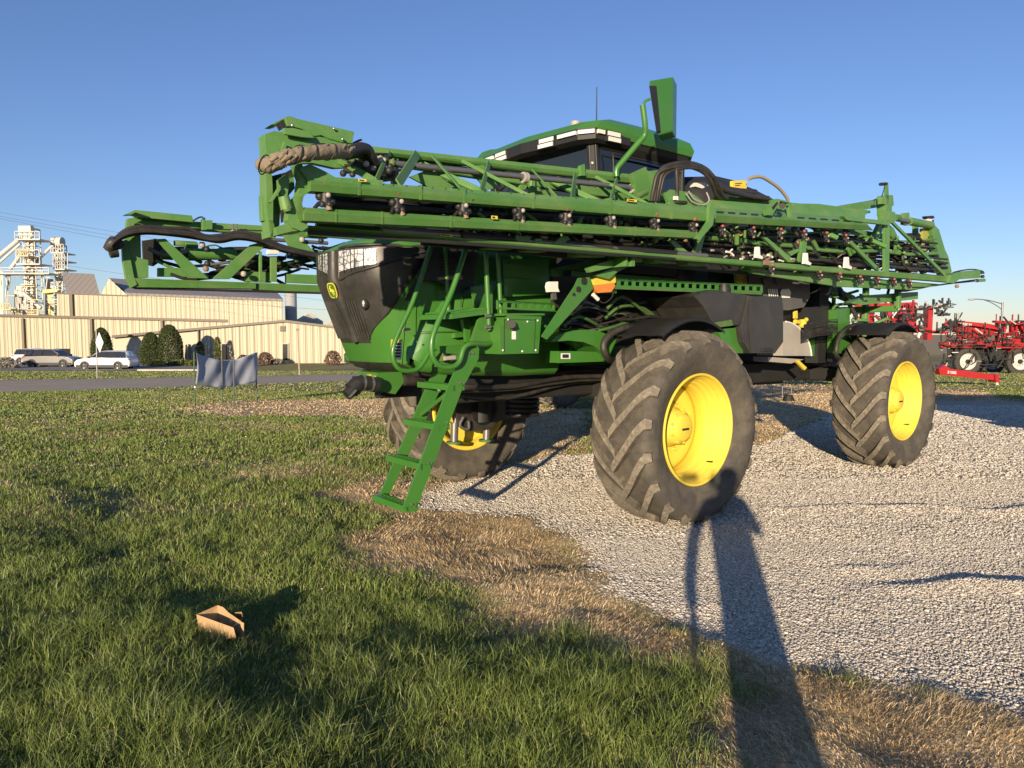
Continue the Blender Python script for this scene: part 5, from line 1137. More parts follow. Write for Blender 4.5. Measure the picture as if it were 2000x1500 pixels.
# ---- road sign, pole, banner
def gp(px, py): x, y = ground_pt(px, py); return Vector((x, y, gz(y)))
p = gp(190, 741); S = Site('road_sign', 'diamond road sign seen from its grey back on a thin post beside the road', 'road sign', p)
top = WY(193, 648, p.y); S.part('post', MB(PIPE).beam(p, Vector((p.x+.05,p.y,top.z+.1)), .05, .05))
c = WY(194.2, 669, p.y-.06); hw = 12.5*p.y/1400*.62; hh = 20*p.y/1400
S.part('sign_plate', MB(mat('sign_back', (.42,.42,.42), .4, metal=.5)).prism([c+Vector((-hw,0,0)), c+Vector((0,0,-hh)), c+Vector((hw,0,0)), c+Vector((0,0,hh))], (0,.02,0)))
p = gp(585, 732); S = Site('marker_pole', 'thin tan pole standing in the grass beyond the road', 'pole', p); tp = WY(581, 646, p.y)
S.part('pole_shaft', MB().use(mat('tan_pole', (.42,.33,.24), .7), True).cyl(p, tp, .05, 8, .04)); S.part('pole_cap', MB().use(PIPE, True).cyl(tp, tp+Vector((0,0,.15)), .07, 8))
PG = mat('post_green', (.04,.09,.045), .6); PB = mat('post_navy', (.01,.012,.03), .5)
bases = [gp(380,797), gp(434,792), gp(457,793), gp(501,786)]
tops = [WY(379,688,bases[0].y), WY(433,700,bases[1].y), WY(456,700,bases[2].y), WY(500,692,bases[3].y)]
S = Site('cloth_banner', 'blue grey cloth banner stretched between four thin green posts on the lawn', 'banner', (bases[1].x, bases[1].y, gz(bases[1].y)))
for a, b in zip(bases, tops): S.part('post', MB(PG).beam(a-Vector((0,0,.2)), b, .028, .028))
CL = mat('banner_cloth', (.37,.40,.46), .9, var=.05, nscale=3)
nt = CL.node_tree; tcn = nt.nodes.new('ShaderNodeTexCoord')
cl = MB().use(CL, True); NX, NZ_ = 34, 14; vs = []
topl = [(384,689),(390,692),(405,697),(420,701),(433,703.5),(447,704),(458,703),(470,699),(485,694),(496,689.5),(503,688)]
botl = [(382,750),(395,754),(410,756),(425,756),(436,755.5),(450,755),(460,754),(475,751),(488,749),(500,746),(503,730)]
def li(L_, f): q = f*(len(L_)-1); i = min(int(q), len(L_)-2); t = q-i; return (L_[i][0]*(1-t)+L_[i+1][0]*t, L_[i][1]*(1-t)+L_[i+1][1]*t)
for i in range(NX+1):
    f = i/NX; Yb = bases[0].y*(1-f)+bases[3].y*f
    for j in range(NZ_+1):
        g = j/NZ_; tx, ty = li(topl, f); bx_, by = li(botl, f); bulge = .05*math.sin(f*9+g*3)*math.sin(g*math.pi)+.03*math.sin(f*31+g*7)+.05*math.sin(g*5+f*14)
        sag = 2.5*math.sin(g*math.pi); vs.append(WY(tx*(1-g)+bx_*g+(sag if f < .1 else 0), ty*(1-g)+by*g, Yb-.06+bulge*.55))
q = len(vs); fs = [(i*(NZ_+1)+j, i*(NZ_+1)+j+1, (i+1)*(NZ_+1)+j+1, (i+1)*(NZ_+1)+j) for i in range(NX) for j in range(NZ_)]
cl.add(vs, fs); clo = S.part('cloth', cl); sol = clo.modifiers.new('s', 'SOLIDIFY'); sol.thickness = .004
for x0, x1, b in ((433,434,bases[1]),(456,457,bases[2])):
    S.part('strap', MB(PB).beam(WY(x0,699,b.y-.16), WY(x1,756,b.y-.16), .02, .038))
S.part('knot', MB().use(WHITE, True).ball(WY(381,756,bases[0].y-.04), .03, 5))
# ---- power lines
wire = mat('wire', (.05,.05,.06), .6)
for (x0,y0,x1,y1,Y,sag,lb_) in ((-80,400,420,484,78,8,'uppermost overhead wire crossing the sky at left'),(-80,408,420,492,78,8,'middle overhead wire at left, just under the uppermost'),(-80,411,420,503,80,8,'lowest of the three close overhead wires at left'),(110,516,1100,640,90,22,'long wire passing behind the far boom and the warehouse wall'),(250,578,1100,632,86,10,'wire drawn across the warehouse wall above the office')):
    a, b = WY(x0,y0,Y), WY(x1,y1,Y); pts = [a.lerp(b, k/10)-Vector((0,0,sag*Y/1400*4*(k/10)*(1-k/10)*.25)) for k in range(11)]
    o = MB().use(wire, True).tube(pts, .014, 5, 2).build('overhead_wire'); tag(o, lb_, 'wire', 'overhead wires')
p = gp(643, 726)
# ---- street lamp far right
S = Site('street_lamp', 'tall curved arm street lamp rising behind the red machines', 'street lamp', (WY(1958,640,80).x, 80, -1.28))
m_ = MB().use(PIPE, True); top = WY(1958,592,80); m_.cyl((top.x,80,-1.3), top+Vector((0,0,.1)), .10, 8); S.part('lamp_post', m_)
m_ = MB().use(PIPE, True); m_.tube([WY(1958,594,80), WY(1945,590,80), WY(1930,586.5,80), WY(1912,584.5,80), WY(1900,584.5,80)], .05, 6, 4); m_.tube([WY(1958,606,80), WY(1948,598,80), WY(1934,590,80), WY(1922,586,80)], .045, 6, 4); S.part('lamp_arm', m_)
m_ = MB().use(LGREY, True); m_.ball(WY(1897,585,80), .22, 6, (1.8,1,.5)); S.part('lamp_head', m_)
# ---- red machines
RED = mat('red_paint', (.36,.010,.014), .35, coat=.5, dust=.12, dustcol=(.3,.1,.08), nscale=1.5); RD = mat('red_paint_dark', (.19,.008,.010), .5, dust=.25, dustcol=(.2,.08,.06)); TY2 = mat('far_tyre', (.035,.033,.03), .85, dust=.4, dustcol=(.12,.11,.09))
def red_wheel(S, cx, cy, r, Y, name='wheel', yaw=0):
    c = WY(cx, cy, Y); rr = r*Y/1400; m_ = MB().use(TY2, True)
    prof = [(rr*.62,.16),(rr*.8,.24),(rr*.95,.22),(rr,.18),(rr,-.18),(rr*.95,-.22),(rr*.8,-.24),(rr*.62,-.16)]
    m_.lathe(prof, 40, closed=True)
    for k in range(28): a_ = k*2*math.pi/28; m_.use(TY2).beam((rr*math.cos(a_),-.2,rr*math.sin(a_)),(rr*math.cos(a_+.12),.0,rr*math.sin(a_+.12)),.06,.05); m_.beam((rr*math.cos(a_+.12),.2,rr*math.sin(a_+.12)),(rr*math.cos(a_+.24),.0,rr*math.sin(a_+.24)),.06,.05)
    o = m_.build(name, S.o); o.location = c-S.b
    WR = mat('cream_rim', (.62,.60,.55), .45, dust=.35)
    q = MB().use(WR, True).lathe([(rr*.63,-.17),(rr*.6,-.14),(rr*.58,-.05),(rr*.5,.0),(rr*.3,-.02),(rr*.28,-.08),(.001,-.08)], 32); 
    for k in range(10): a_ = k*.628; q.use(DARK, True).cyl((rr*.36*math.cos(a_),-.03,rr*.36*math.sin(a_)),(rr*.36*math.cos(a_),.02,rr*.36*math.sin(a_)),.03,6)
    q.use(DARK, True).cyl((0,-.18,0),(0,-.05,0),rr*.17,14); r_ = q.build('rim', o); return o
def clutter(mb, x0, x1, y0, y1, Y, n, mats, seed, r=.05, Ln=.8):
    random.seed(seed)
    for i in range(n):
        a = WY(random.uniform(x0,x1), random.uniform(y0,y1), Y+random.uniform(-.4,.8)); k = random.random(); L_ = random.uniform(.2, Ln)
        d = Vector((1,0,0)) if k < .4 else (Vector((0,0,1)) if k < .7 else Vector((random.uniform(-1,1),0,random.uniform(-1,1))).normalized())
        mb.use(random.choice(mats)); mb.beam(a, a+d*L_, r*random.uniform(.5,1.6), r*random.uniform(.5,1.6))
YR = 50
S = Site('red_sprayer', 'red self-propelled sprayer with pale wheels parked in the distance at the right edge', 'sprayer', (WY(1925,700,YR).x, YR, gz(YR)))
m_ = MB(RED); wplate(m_, [(1846,640),(1852,627),(1870,626),(1930,632),(1948,636),(1950,642),(1930,662),(1896,664),(1872,664),(1866,650)], YR, 1.6)
wplate(m_, [(1838,668),(2040,668),(2040,673),(1838,673)], YR-.4, .3); wplate(m_, [(1838,676),(2040,678),(2040,681),(1838,679)], YR-.4, .2)
S.part('boom_and_tank', m_)
m_ = MB(RED)
for x in (1949,1961,1976,1984,1998): wplate(m_, [(x,628),(x+4,628),(x+4,672),(x,672)], YR-.3, .3)
for q in ([(1846,632),(1870,626),(1950,640),(1950,644),(1870,631),(1846,640)],[(1945,626),(1985,627),(1985,632),(1945,630)],[(1990,630),(2040,640),(2040,655),(2000,650)],[(1972,650),(1985,645),(1998,672),(1968,672)]): wplate(m_, q, YR-.5, .4)
clutter(m_, 1945, 2010, 626, 678, YR-.6, 90, (RED,RD,RED,DARK,DARK,HOSE,LGREY), 4, .06, .8); clutter(m_, 1838, 1880, 626, 668, YR-.6, 60, (RD,DARK,DARK,HOSE,LGREY,RED), 24, .05, .8); clutter(m_, 1880, 1945, 648, 678, YR-.6, 30, (RED,RD,RED,DARK,DARK,HOSE,LGREY), 4, .07, 1.1); clutter(m_, 1842, 2010, 655, 678, YR-.9, 70, (DARK,HOSE,RD,DARK), 14, .06, .9); S.part('folded_boom', m_)
m_ = MB(DARK); wplate(m_, [(1850,676),(2040,676),(2040,700),(1930,706),(1850,700)], YR+.3, 1.5); clutter(m_, 1836, 1870, 672, 712, YR-.2, 50, (DARK,WHITE,HOSE,LGREY,BLACK), 9, .08, .6); clutter(m_, 1895, 1990, 680, 716, YR-.2, 50, (DARK,HOSE,HOSE,LGREY,BLACK), 19, .06, .8); S.part('underframe', m_)
red_wheel(S, 1888, 706, 26, YR); red_wheel(S, 1990, 706, 26, YR); red_wheel(S, 1936, 706, 25, YR+3.2)
m_ = MB(DARK).use(HOSE, True).tube([WY(1906,690,YR-.5), WY(1896,705,YR-.5), WY(1888,718,YR-.5), WY(1874,722,YR-.5)], .04, 6, 3); S.part('hose', m_)
def text(s, name, parent, loc, rot, size, m_, ext=.004, font=None):
    c = bpy.data.curves.new('txt', 'FONT'); c.body = s; c.size = size; c.extrude = ext; c.align_x = 'CENTER'; c.align_y = 'CENTER'; c.materials.append(m_); c.offset = size*.012
    o = bpy.data.objects.new('txt', c); C.objects.link(o); bpy.context.view_layer.update(); me = bpy.data.meshes.new_from_object(o.evaluated_get(bpy.context.evaluated_depsgraph_get())); bpy.data.objects.remove(o)
    o = bpy.data.objects.new(name, me); C.objects.link(o); o.parent = parent; o.location = loc; o.rotation_euler = rot; return o
a = WY(1886.5, 633.5, YR-.55); text('CASE IH', 'lettering', S.o, a-S.b, (R(90), R(5), 0), .22, WHITE, .01)
YP = 30
S = Site('red_planter', 'red folded planter with black row units behind the rear wheel of the green sprayer', 'planter', (WY(1760,700,YP).x, YP, gz(YP)))
m_ = MB(RED)
for q in ([(1668,594),(1790,590),(1792,600),(1668,606)],[(1682,600),(1700,600),(1700,690),(1684,690)],[(1728,592),(1742,592),(1742,690),(1730,690)],[(1700,600),(1708,600),(1708,690),(1702,690)],[(1780,592),(1793,592),(1788,650),(1776,650)],[(1755,594),(1764,594),(1762,660),(1753,660)],
          [(1814,600),(1823,600),(1820,664),(1811,664)],[(1740,620),(1812,640),(1812,646),(1740,630)],[(1664,660),(1720,640),(1720,700),(1664,700)],[(1790,642),(1850,648),(1850,652),(1790,650)]): wplate(m_, q, YP, .35)
S.part('frame', m_)
m_ = MB(DARK); clutter(m_, 1664, 1792, 596, 690, YP-.3, 170, (RED,RD,DARK,DARK,BLACK,WHITE,RED), 5, .06, .5); S.part('linkage', m_)
for i, (x, y) in enumerate(((1800,601),(1830,600),(1847,598),(1838,612),(1800,642),(1835,645),(1852,640),(1796,616))):
    m_ = MB(BLACK); clutter(m_, x-9, x+9, y-5, y+5, YP-.2, 12, (BLACK,DARK,BLACK,LGREY if i < 2 else DARK), 40+i, .05, .3); m_.use(BLACK, True).cyl(WY(x,y,YP-.2), WY(x,y,YP)+Vector((0,.05,0)), .10, 12); S.part('row_unit', m_)
for i, x in enumerate((1560,1585,1612,1635)):
    m_ = MB(BLACK); clutter(m_, x-14, x+12, 690, 738, YP, 40, (BLACK,DARK,RED if i == 2 else DARK,HOSE,LGREY), 60+i, .06, .4); m_.use(BLACK, True); c = WY(x, 728, YP); m_.cyl(c, c+Vector((0,.1,0)), .22, 16); S.part('row_unit', m_)
m_ = MB(RED); wplate(m_, [(1604,692),(1632,690),(1634,712),(1606,714)], YP-.3, .4); clutter(m_, 1600, 1636, 690, 714, YP-.5, 14, (RED,RD,DARK), 71, .06, .3); S.part('row_unit', m_)
for q in ([(1670,612),(1678,612),(1678,628),(1670,628)],[(1688,608),(1698,604),(1694,622),(1688,622)]): S.part('seed_tank', wplate(MB(WHITE), q, YP-.4, .2))
YT = 31
S = Site('planter_tongue', 'long red tow bar with a small jack resting over the grass at right', 'tow bar', (WY(1890,740,YT).x, YT, gz(YT)))
m_ = MB(RED); m_.hull([WY(x,y,YT) for x,y in [(1832,722),(1836,730),(1842,733),(1842,716)]], [WY(x,y,YT) for x,y in [(1946,732),(1946,742),(1951,742),(1951,732)]]) if False else wplate(m_, [(1834,720),(1845,713),(1856,720),(1950,733),(1949,743),(1836,732)], YT, .35)
S.part('beam', m_)
m_ = MB(RED); wplate(m_, [(1944,731),(1951,730),(1952,747),(1945,747)], YT-.1, .5); wplate(m_.use(DARK), [(1951,738),(1965,739),(1965,741),(1951,741)], YT+.1, .1); m_.use(WHITE, True).cyl(WY(1947,746,YT), WY(1948,753,YT), .05, 8); S.part('jack', m_)
a = WY(1859, 727.6, YT-.02); text('2150S', 'lettering', S.o, a-S.b, (R(90), R(6), 0), .16, WHITE, .01)
# vehicle with a dark wheel seen under the sprayer
S = Site('tractor', 'dark tractor rear wheel seen far off beneath the green sprayer', 'tractor', (WY(1095,760,18).x, 18, gz(18)))
c = WY(1092, 745, 18); rr = .62; m_ = MB().use(TYRE, True).lathe([(rr*.55,.2),(rr*.8,.27),(rr,.24),(rr,-.24),(rr*.8,-.27),(rr*.55,-.2)], 36, closed=True)
for k in range(22):
    a_ = k*.2856
    for s_ in (1,-1): m_.use(LUG).beam((rr*1.02*math.cos(a_),s_*.26,rr*1.02*math.sin(a_)),(rr*1.02*math.cos(a_+.22),0,rr*1.02*math.sin(a_+.22)),.05,.05)
o = m_.build('wheel', S.o); o.location = c-S.b; o.rotation_euler = (0,0,R(30)); MB().use(mat('dark_rim', (.08,.08,.08), .4, metal=.5), True).lathe([(rr*.57,-.2),(rr*.5,-.1),(rr*.45,.0),(.001,.0)], 24).build('rim', o)
m_ = MB(DARK); m_.box((c.x-.2,18.2,c.z-.1),(c.x+2.2,19.4,c.z+.7)); m_.use(BLACK, True).cyl((c.x+.1,18,c.z),(c.x+.1,19.4,c.z),.12,12); S.part('axle_housing', m_)
# tank trailer added unseen, right of the picture, to cast the shadow on the gravel
S = Site('added_shadow_trailer', 'pale stand-in tank trailer added unseen at the right to cast the gravel shadow', 'trailer', (10.8, 9.6, 0))
m_ = MB(DARK); m_.box((8.5,8.9,.62),(13.4,9.05,.78)).box((8.5,10.15,.62),(13.4,10.3,.78))
for x in (8.6,9.8,11,12.2,13.3): m_.box((x,8.95,.64),(x+.1,10.25,.74))
m_.beam((13.4,9.6,.68),(15.0,9.6,.6),.12,.12); S.part('frame', m_)
m_ = MB().use(WHITE, True); lo = []
for x, r in ((8.5,.35),(8.56,.62),(8.75,.82),(9.1,.86),(12.8,.86),(13.15,.82),(13.34,.62),(13.4,.35)): lo.append([(x, 9.6+r*math.cos(a_), 1.62+r*math.sin(a_)) for a_ in np.linspace(0, 6.283, 28, endpoint=False)])
m_.loft(lo); m_.use(BLACK, True).cyl((11,9.6,2.45),(11,9.6,2.58),.25,16); S.part('tank', m_)
for x in (10.3,11.4):
    for y in (8.75,10.45):
        c = MB().use(BLACK, True).lathe([(.24,-.13),(.42,-.14),(.46,-.08),(.46,.08),(.42,.14),(.24,.13)], 28, closed=True); c.use(WHITE, True).lathe([(.24,.08),(.2,.02),(.001,.04)], 20); c.v = [(p[0]+x, p[1]+y, p[2]+.46) for p in c.v]; S.part('wheel', c)
# ---- cardboard box
CB = mat('cardboard', (.46,.30,.15), .85, var=.08, nscale=12, bump=.2)
bx0, by0 = ground_pt(432, 1244)
gh = tz(bx0, by0)+.03
S = Site('cardboard_box', 'small open tan cardboard box lying in the foreground grass', 'box', (bx0, by0, gh))
def cw_(px, py, z): d = ray(px, py); t = (gh+z-CH)/d.z; return CAM+d*t
def wall4(name, tops, bots, t=.003):
    A = [cw_(*p) for p in tops]+[cw_(*p) for p in bots][::-1]; n = (A[1]-A[0]).cross(A[2]-A[0]).normalized()*t
    S.part(name, MB(CB).hull(A, [p+n for p in A]))
H_ = .105
wall4('front_panel', [(384,1200,H_),(456,1226,H_*.86),(461,1245,.05)], [(389,1240,.0),(430,1250,.0),(458,1252,.0)])
wall4('side_panel', [(384,1200,H_),(425,1182,H_*1.15)], [(389,1236,.0),(426,1226,.0)])
wall4('back_panel', [(425,1182,H_*1.15),(436,1186,H_*1.15),(446,1196,H_*1.0),(476,1217,H_*.9)], [(426,1226,.0),(440,1232,.0),(452,1236,.0),(476,1249,.0)])
wall4('end_flap', [(470,1214,H_*.95),(476,1217,H_*.9)], [(470,1250,.0),(476,1250,.0)])
wall4('torn_flap', [(459,1196,H_),(472,1195,H_),(474,1204,H_*.9)], [(458,1212,.02),(468,1214,.02),(473,1214,.02)])
# ---- the photographer, standing just behind the camera
def person():
    t = thing('person', 'person in dark jacket and trousers standing on the grass and holding up a phone', 'person', (.36, -.16, 0), R(-13.8))
    me = bpy.data.meshes.new('body')
    V = [(0,0,.98),(0,0,1.15),(0,.01,1.32),(0,.01,1.46),(0,.02,1.56),(0,.03,1.66),(0,.03,1.76),
         (-.07,0,.92),(-.09,.02,.50),(-.12,0,.10),(-.13,.14,.04), (.07,0,.92),(.09,.02,.50),(.12,0,.10),(.13,.14,.04),
         (-.19,0,1.45),(-.32,-.02,1.20),(-.35,.05,.96),(-.33,.08,.87), (.17,0,1.45),(.25,.10,1.22),(.05,.26,1.40),(-.12,.16,1.62)]
    E = [(0,1),(1,2),(2,3),(3,4),(4,5),(5,6),(0,7),(7,8),(8,9),(9,10),(0,11),(11,12),(12,13),(13,14),(3,15),(15,16),(16,17),(17,18),(3,19),(19,20),(20,21),(21,22)]
    rad = [.18,.18,.20,.16,.06,.09,.08,.125,.10,.075,.05,.125,.10,.075,.05,.09,.07,.055,.045,.085,.06,.045,.035]
    me.from_pydata(V, E, []); o = bpy.data.objects.new('body', me); C.objects.link(o); o.parent = t
    sk = o.modifiers.new('skin', 'SKIN'); 
    for i, r in enumerate(rad): me.skin_vertices[0].data[i].radius = (r, r*.85)
    me.skin_vertices[0].data[0].use_root = True
    sb = o.modifiers.new('sub', 'SUBSURF'); sb.levels = 2; sb.render_levels = 2
    me.materials.append(mat('navy_cloth', (.03,.04,.07), .9)); 
    h = MB().use(mat('skin', (.45,.28,.20), .6), True).ball((0,.04,1.67), .10, 10, (.85,1,1.2)); h.ball((0,.145,1.655), .018, 5, (.8,1,1.4))
    for s_ in (-1,1): h.ball((s_*.088,.03,1.665), .025, 5, (.4,.8,1.2)); h.ball((s_*.035,.135,1.685), .012, 5)
    h.build('head', t); MB().use(mat('cap_cloth', (.02,.02,.025), .9), True).ball((0,.025,1.725), .108, 9, (.88,1.0,.8)).box((-.07,.10,1.715),(.07,.20,1.728)).build('cap', t)
    for (x,y,z,sg) in ((-.33,.09,.82,-1),(-.15,.12,1.66,1)):
        hd = MB().use(mat('skin', (.45,.28,.20), .6), True).ball((x,y,z), .045, 7, (.6,.9,1.1))
        for k in range(4): fx = y-.03+k*.02; zz = z-.04 if sg < 0 else z+.02; hd.tube([(x,fx,zz),(x+.01,fx+.005,zz+sg*(.035+.004*k)),(x+.025,fx+.01,zz+sg*(.06+.005*(k%3)))], .009, 6)
        hd.tube([(x,y+.03,z),(x+.02,y+.055,z+sg*.01),(x+.03,y+.06,z+sg*.03)], .010, 6); hd.build('hand', t)
    tag(MB(BLACK).box((-.055,-.04,1.66),(.10,-.032,1.74)).build('phone'), 'small black phone held up by the standing person', 'phone')
    return t
person()
# ================================================================ GROUND
def spaced(lo, hi, c0, c1, s, grow):
    v = list(np.arange(c0, c1+1e-6, s)); x, d = c1, s
    while x < hi: d *= grow; x += d; v.append(x)
    x, d = c0, s
    while x > lo: d *= grow; x -= d; v.insert(0, x)
    return np.array(v)
gx = spaced(-1500, 1500, -7, 9, .05, 1.07); gy = spaced(-60, 2200, 2.2, 10.5, .05, 1.035)
X, Y_ = np.meshgrid(gx, gy); G_, D_ = masks(X, Y_); D_ = np.maximum(D_, sst(88, 110, Y_)); Z = terrain(X, Y_, G_)
me = bpy.data.meshes.new('ground'); nx, ny = len(gx), len(gy)
V = np.stack([X.ravel(), Y_.ravel(), Z.ravel()], 1)
i0 = (np.arange(ny-1)[:,None]*nx+np.arange(nx-1)[None,:]).ravel(); idx = np.stack([i0, i0+1, i0+nx+1, i0+nx], 1).ravel()
fast_mesh(me, V, np.full(len(i0), 4), idx); me.polygons.foreach_set('use_smooth', np.ones(len(i0), bool))
for nm, A in (('gravel', G_), ('dry', D_)):
    t = me.attributes.new(nm, 'FLOAT', 'POINT'); t.data.foreach_set('value', A.ravel().astype(np.float32))
gm_ = bpy.data.materials.new('ground'); gm_.use_nodes = True; nt = gm_.node_tree; N = nt.nodes; L = nt.links; b = N['Principled BSDF']; b.inputs['Roughness'].default_value = .95; b.inputs['Specular IOR Level'].default_value = .2
def nn(t, **k):
    n = N.new(t)
    for a, v in k.items():
        if a.startswith('i_'): n.inputs[a[2:].replace('_', ' ')].default_value = v
        else: setattr(n, a, v)
    return n
def mixc(f, a, b_):
    m = nn('ShaderNodeMix', data_type='RGBA')
    if isinstance(f, (int, float)): m.inputs[0].default_value = f
    else: L.new(f, m.inputs[0])
    for s_, v in ((6, a), (7, b_)):
        if isinstance(v, tuple): m.inputs[s_].default_value = (*v, 1)
        else: L.new(v, m.inputs[s_])
    return m.outputs[2]
def ramp(f, a, b_, lo, hi):
    m = nn('ShaderNodeMapRange'); m.inputs[1].default_value = a; m.inputs[2].default_value = b_; m.inputs[3].default_value = lo; m.inputs[4].default_value = hi; L.new(f, m.inputs[0]); return m.outputs[0]
tc = nn('ShaderNodeTexCoord'); co = tc.outputs['Object']
def noise(sc_, det=6, st=None):
    n = nn('ShaderNodeTexNoise'); n.inputs['Scale'].default_value = sc_; n.inputs['Detail'].default_value = det
    if st: mp = nn('ShaderNodeMapping'); mp.inputs['Scale'].default_value = st; L.new(co, mp.inputs[0]); L.new(mp.outputs[0], n.inputs['Vector'])
    else: L.new(co, n.inputs['Vector'])
    return n.outputs['Fac']
ag = nn('ShaderNodeAttribute', attribute_name='gravel').outputs['Fac']; ad = nn('ShaderNodeAttribute', attribute_name='dry').outputs['Fac']
vo = nn('ShaderNodeTexVoronoi'); vo.inputs['Scale'].default_value = 60; L.new(co, vo.inputs['Vector'])
sv = nn('ShaderNodeSeparateColor'); L.new(vo.outputs['Color'], sv.inputs[0])
stone = mixc(sv.outputs[0], (.32,.27,.205), (.68,.60,.48)); stone = mixc(ramp(vo.outputs['Distance'], .45, .75, 0, .75), stone, (.20,.175,.14))
stone = mixc(ramp(noise(.5, 5), .3, .7, 0, .35), stone, (.62,.55,.45)); stone = mixc(ramp(noise(1.6, 6, (1, 3.0, 1)), .5, .75, 0, .55), stone, (.33,.29,.24))
gcol = mixc(ramp(noise(28, 8), .3, .7, 0, 1), (.10,.12,.030), (.23,.245,.065)); gcol = mixc(ramp(noise(.35, 8, (1, 3.5, 1)), .35, .7, 0, .8), gcol, (.27,.23,.09)); gcol = mixc(ramp(noise(6, 8), .45, .7, 0, .5), gcol, (.075,.105,.025))
dcol = mixc(ramp(noise(30, 8), .3, .7, 0, 1), (.27,.20,.105), (.60,.46,.27)); dcol = mixc(ramp(noise(2.5, 6), .45, .75, 0, .6), dcol, (.28,.23,.10))
col = mixc(ad, gcol, dcol); col = mixc(ag, col, stone); L.new(col, b.inputs['Base Color'])
bp1 = nn('ShaderNodeBump'); bp1.inputs['Strength'].default_value = .9; bp1.inputs['Distance'].default_value = .02
hm = nn('ShaderNodeMath', operation='MULTIPLY'); L.new(ramp(vo.outputs['Distance'], 0, .7, 1, 0), hm.inputs[0]); L.new(ag, hm.inputs[1]); hn = nn('ShaderNodeMath', operation='MULTIPLY_ADD'); L.new(noise(60, 4), hn.inputs[0]); hn.inputs[1].default_value = .6; L.new(hm.outputs[0], hn.inputs[2])
L.new(hn.outputs[0], bp1.inputs['Height']); L.new(bp1.outputs[0], b.inputs['Normal'])
me.materials.append(gm_); go = bpy.data.objects.new('ground', me); C.objects.link(go); tag(go, kind='structure')
# road
ROADM = mat('asphalt', (.50,.41,.30), .95, spec=.05, var=.15, nscale=.6, dust=.3, dustcol=(.36,.31,.25), bump=.3)
far_ = [ground_pt(x, y) for x, y in ((-700,757),(0,744.5),(330,738.5),(650,732.8),(1000,727))]; near_ = [ground_pt(x, y) for x, y in ((-700,790),(0,767.5),(330,755.5),(650,744.8),(1000,736))]
vs = []; RN = 24
def along(P, f): q = f*(len(P)-1); i = min(int(q), len(P)-2); t = q-i; return P[i][0]*(1-t)+P[i+1][0]*t, P[i][1]*(1-t)+P[i+1][1]*t
for k in range(RN+1):
    a, c = along(far_, k/RN), along(near_, k/RN)
    for j in range(9): f = j/8; x, y = a[0]*(1-f)+c[0]*f, a[1]*(1-f)+c[1]*f; vs.append((x, y, gz(y)+.03+.05*math.sin(f*math.pi)))
rd = MB().use(ROADM, True).add(vs, [(k*9+j, k*9+j+1, (k+1)*9+j+1, (k+1)*9+j) for k in range(RN) for j in range(8)]); rdo = tag(rd.build('road'), kind='structure')
sh_ = MB(mat('road_shoulder', (.34,.29,.21), .95, nscale=2, var=.25))
for P, d in ((far_, 1), (near_, -1)):
    vs = []
    for k in range(RN+1):
        x, y = along(P, k/RN); w_ = .35+.5*random.random(); vs += [(x, y-.05*d, gz(y)+.045), (x, y+d*w_, gz(y)+.02)]
    sh_.add(vs, [(2*k, 2*k+1, 2*k+3, 2*k+2) for k in range(RN)])
tag(sh_.build('road_shoulder'), kind='structure')
pk = MB(mat('parking_asphalt', (.22,.21,.20), .9, var=.2, nscale=.4)); a, c = WY(-400,719,60), WY(372,719,60)
pk.add([(a.x,57.5,gz(57.5)+.03),(c.x+1,57.5,gz(57.5)+.03),(c.x+4,72,gz(72)+.03),(a.x,72,gz(72)+.03)], [(0,1,2,3)]); tag(pk.build('parking_lot'), kind='structure')
kb = MB(mat('kerb_concrete', (.5,.48,.43), .8)); kb.box((c.x-3,57.2,gz(57.4)-.1),(c.x+6,57.45,gz(57.4)+.12)); tag(kb.build('kerb'), kind='structure')
# ---- stones
def rock_template(r):
    t = (1+5**.5)/2; P = np.array([(-1,t,0),(1,t,0),(-1,-t,0),(1,-t,0),(0,-1,t),(0,1,t),(0,-1,-t),(0,1,-t),(t,0,-1),(t,0,1),(-t,0,-1),(-t,0,1)])/1.9
    P = P*(1+.30*(r.random((12,1))-.5)*2); return P*np.array([1, .75+.3*r.random(), .45+.25*r.random()])
ICO = np.array([(0,11,5),(0,5,1),(0,1,7),(0,7,10),(0,10,11),(1,5,9),(5,11,4),(11,10,2),(10,7,6),(7,1,8),(3,9,4),(3,4,2),(3,2,6),(3,6,8),(3,8,9),(4,9,5),(2,4,11),(6,2,10),(8,6,7),(9,8,1)])
def frustum_points(y0, y1, dens, m=1.1):
    hw = .74*y1+m; n = int(dens*(y1-y0)*2*hw); y = RNG.random(n)*(y1-y0)+y0; x = (RNG.random(n)*2-1)*hw
    n2 = np.abs(x) < .74*y+m; return x[n2], y[n2]
px_, py_, sz_ = [], [], []
for y0, y1, dn, s0 in ((2.5,4.2,7500,.0072),(4.2,6.0,6000,.0078),(6.0,8.5,3200,.0095),(8.5,12,1000,.0145),(12,19,420,.021)):
    x, y = frustum_points(y0, y1, dn); g, _ = masks(x, y); k = RNG.random(len(x)) < sst(.0, .85, g)**1.3+.012
    x, y = x[k], y[k]; px_.append(x); py_.append(y); sz_.append(s0*(.55+.6*RNG.random(len(x))+.8*(RNG.random(len(x)) > .95)))
px_, py_, sz_ = map(np.concatenate, (px_, py_, sz_)); ns = len(px_)
TPL = np.stack([rock_template(RNG) for _ in range(24)]); T = TPL[RNG.integers(0,24,ns)]
a_ = RNG.random(ns)*6.283; tl = (RNG.random(ns)-.5)*.9
ca, sa, ct, st = np.cos(a_)[:,None], np.sin(a_)[:,None], np.cos(tl)[:,None], np.sin(tl)[:,None]
x, y, z = T[:,:,0], T[:,:,1]*ct-T[:,:,2]*st, T[:,:,1]*st+T[:,:,2]*ct
x, y = x*ca-y*sa, x*sa+y*ca; s_ = sz_[:,None]
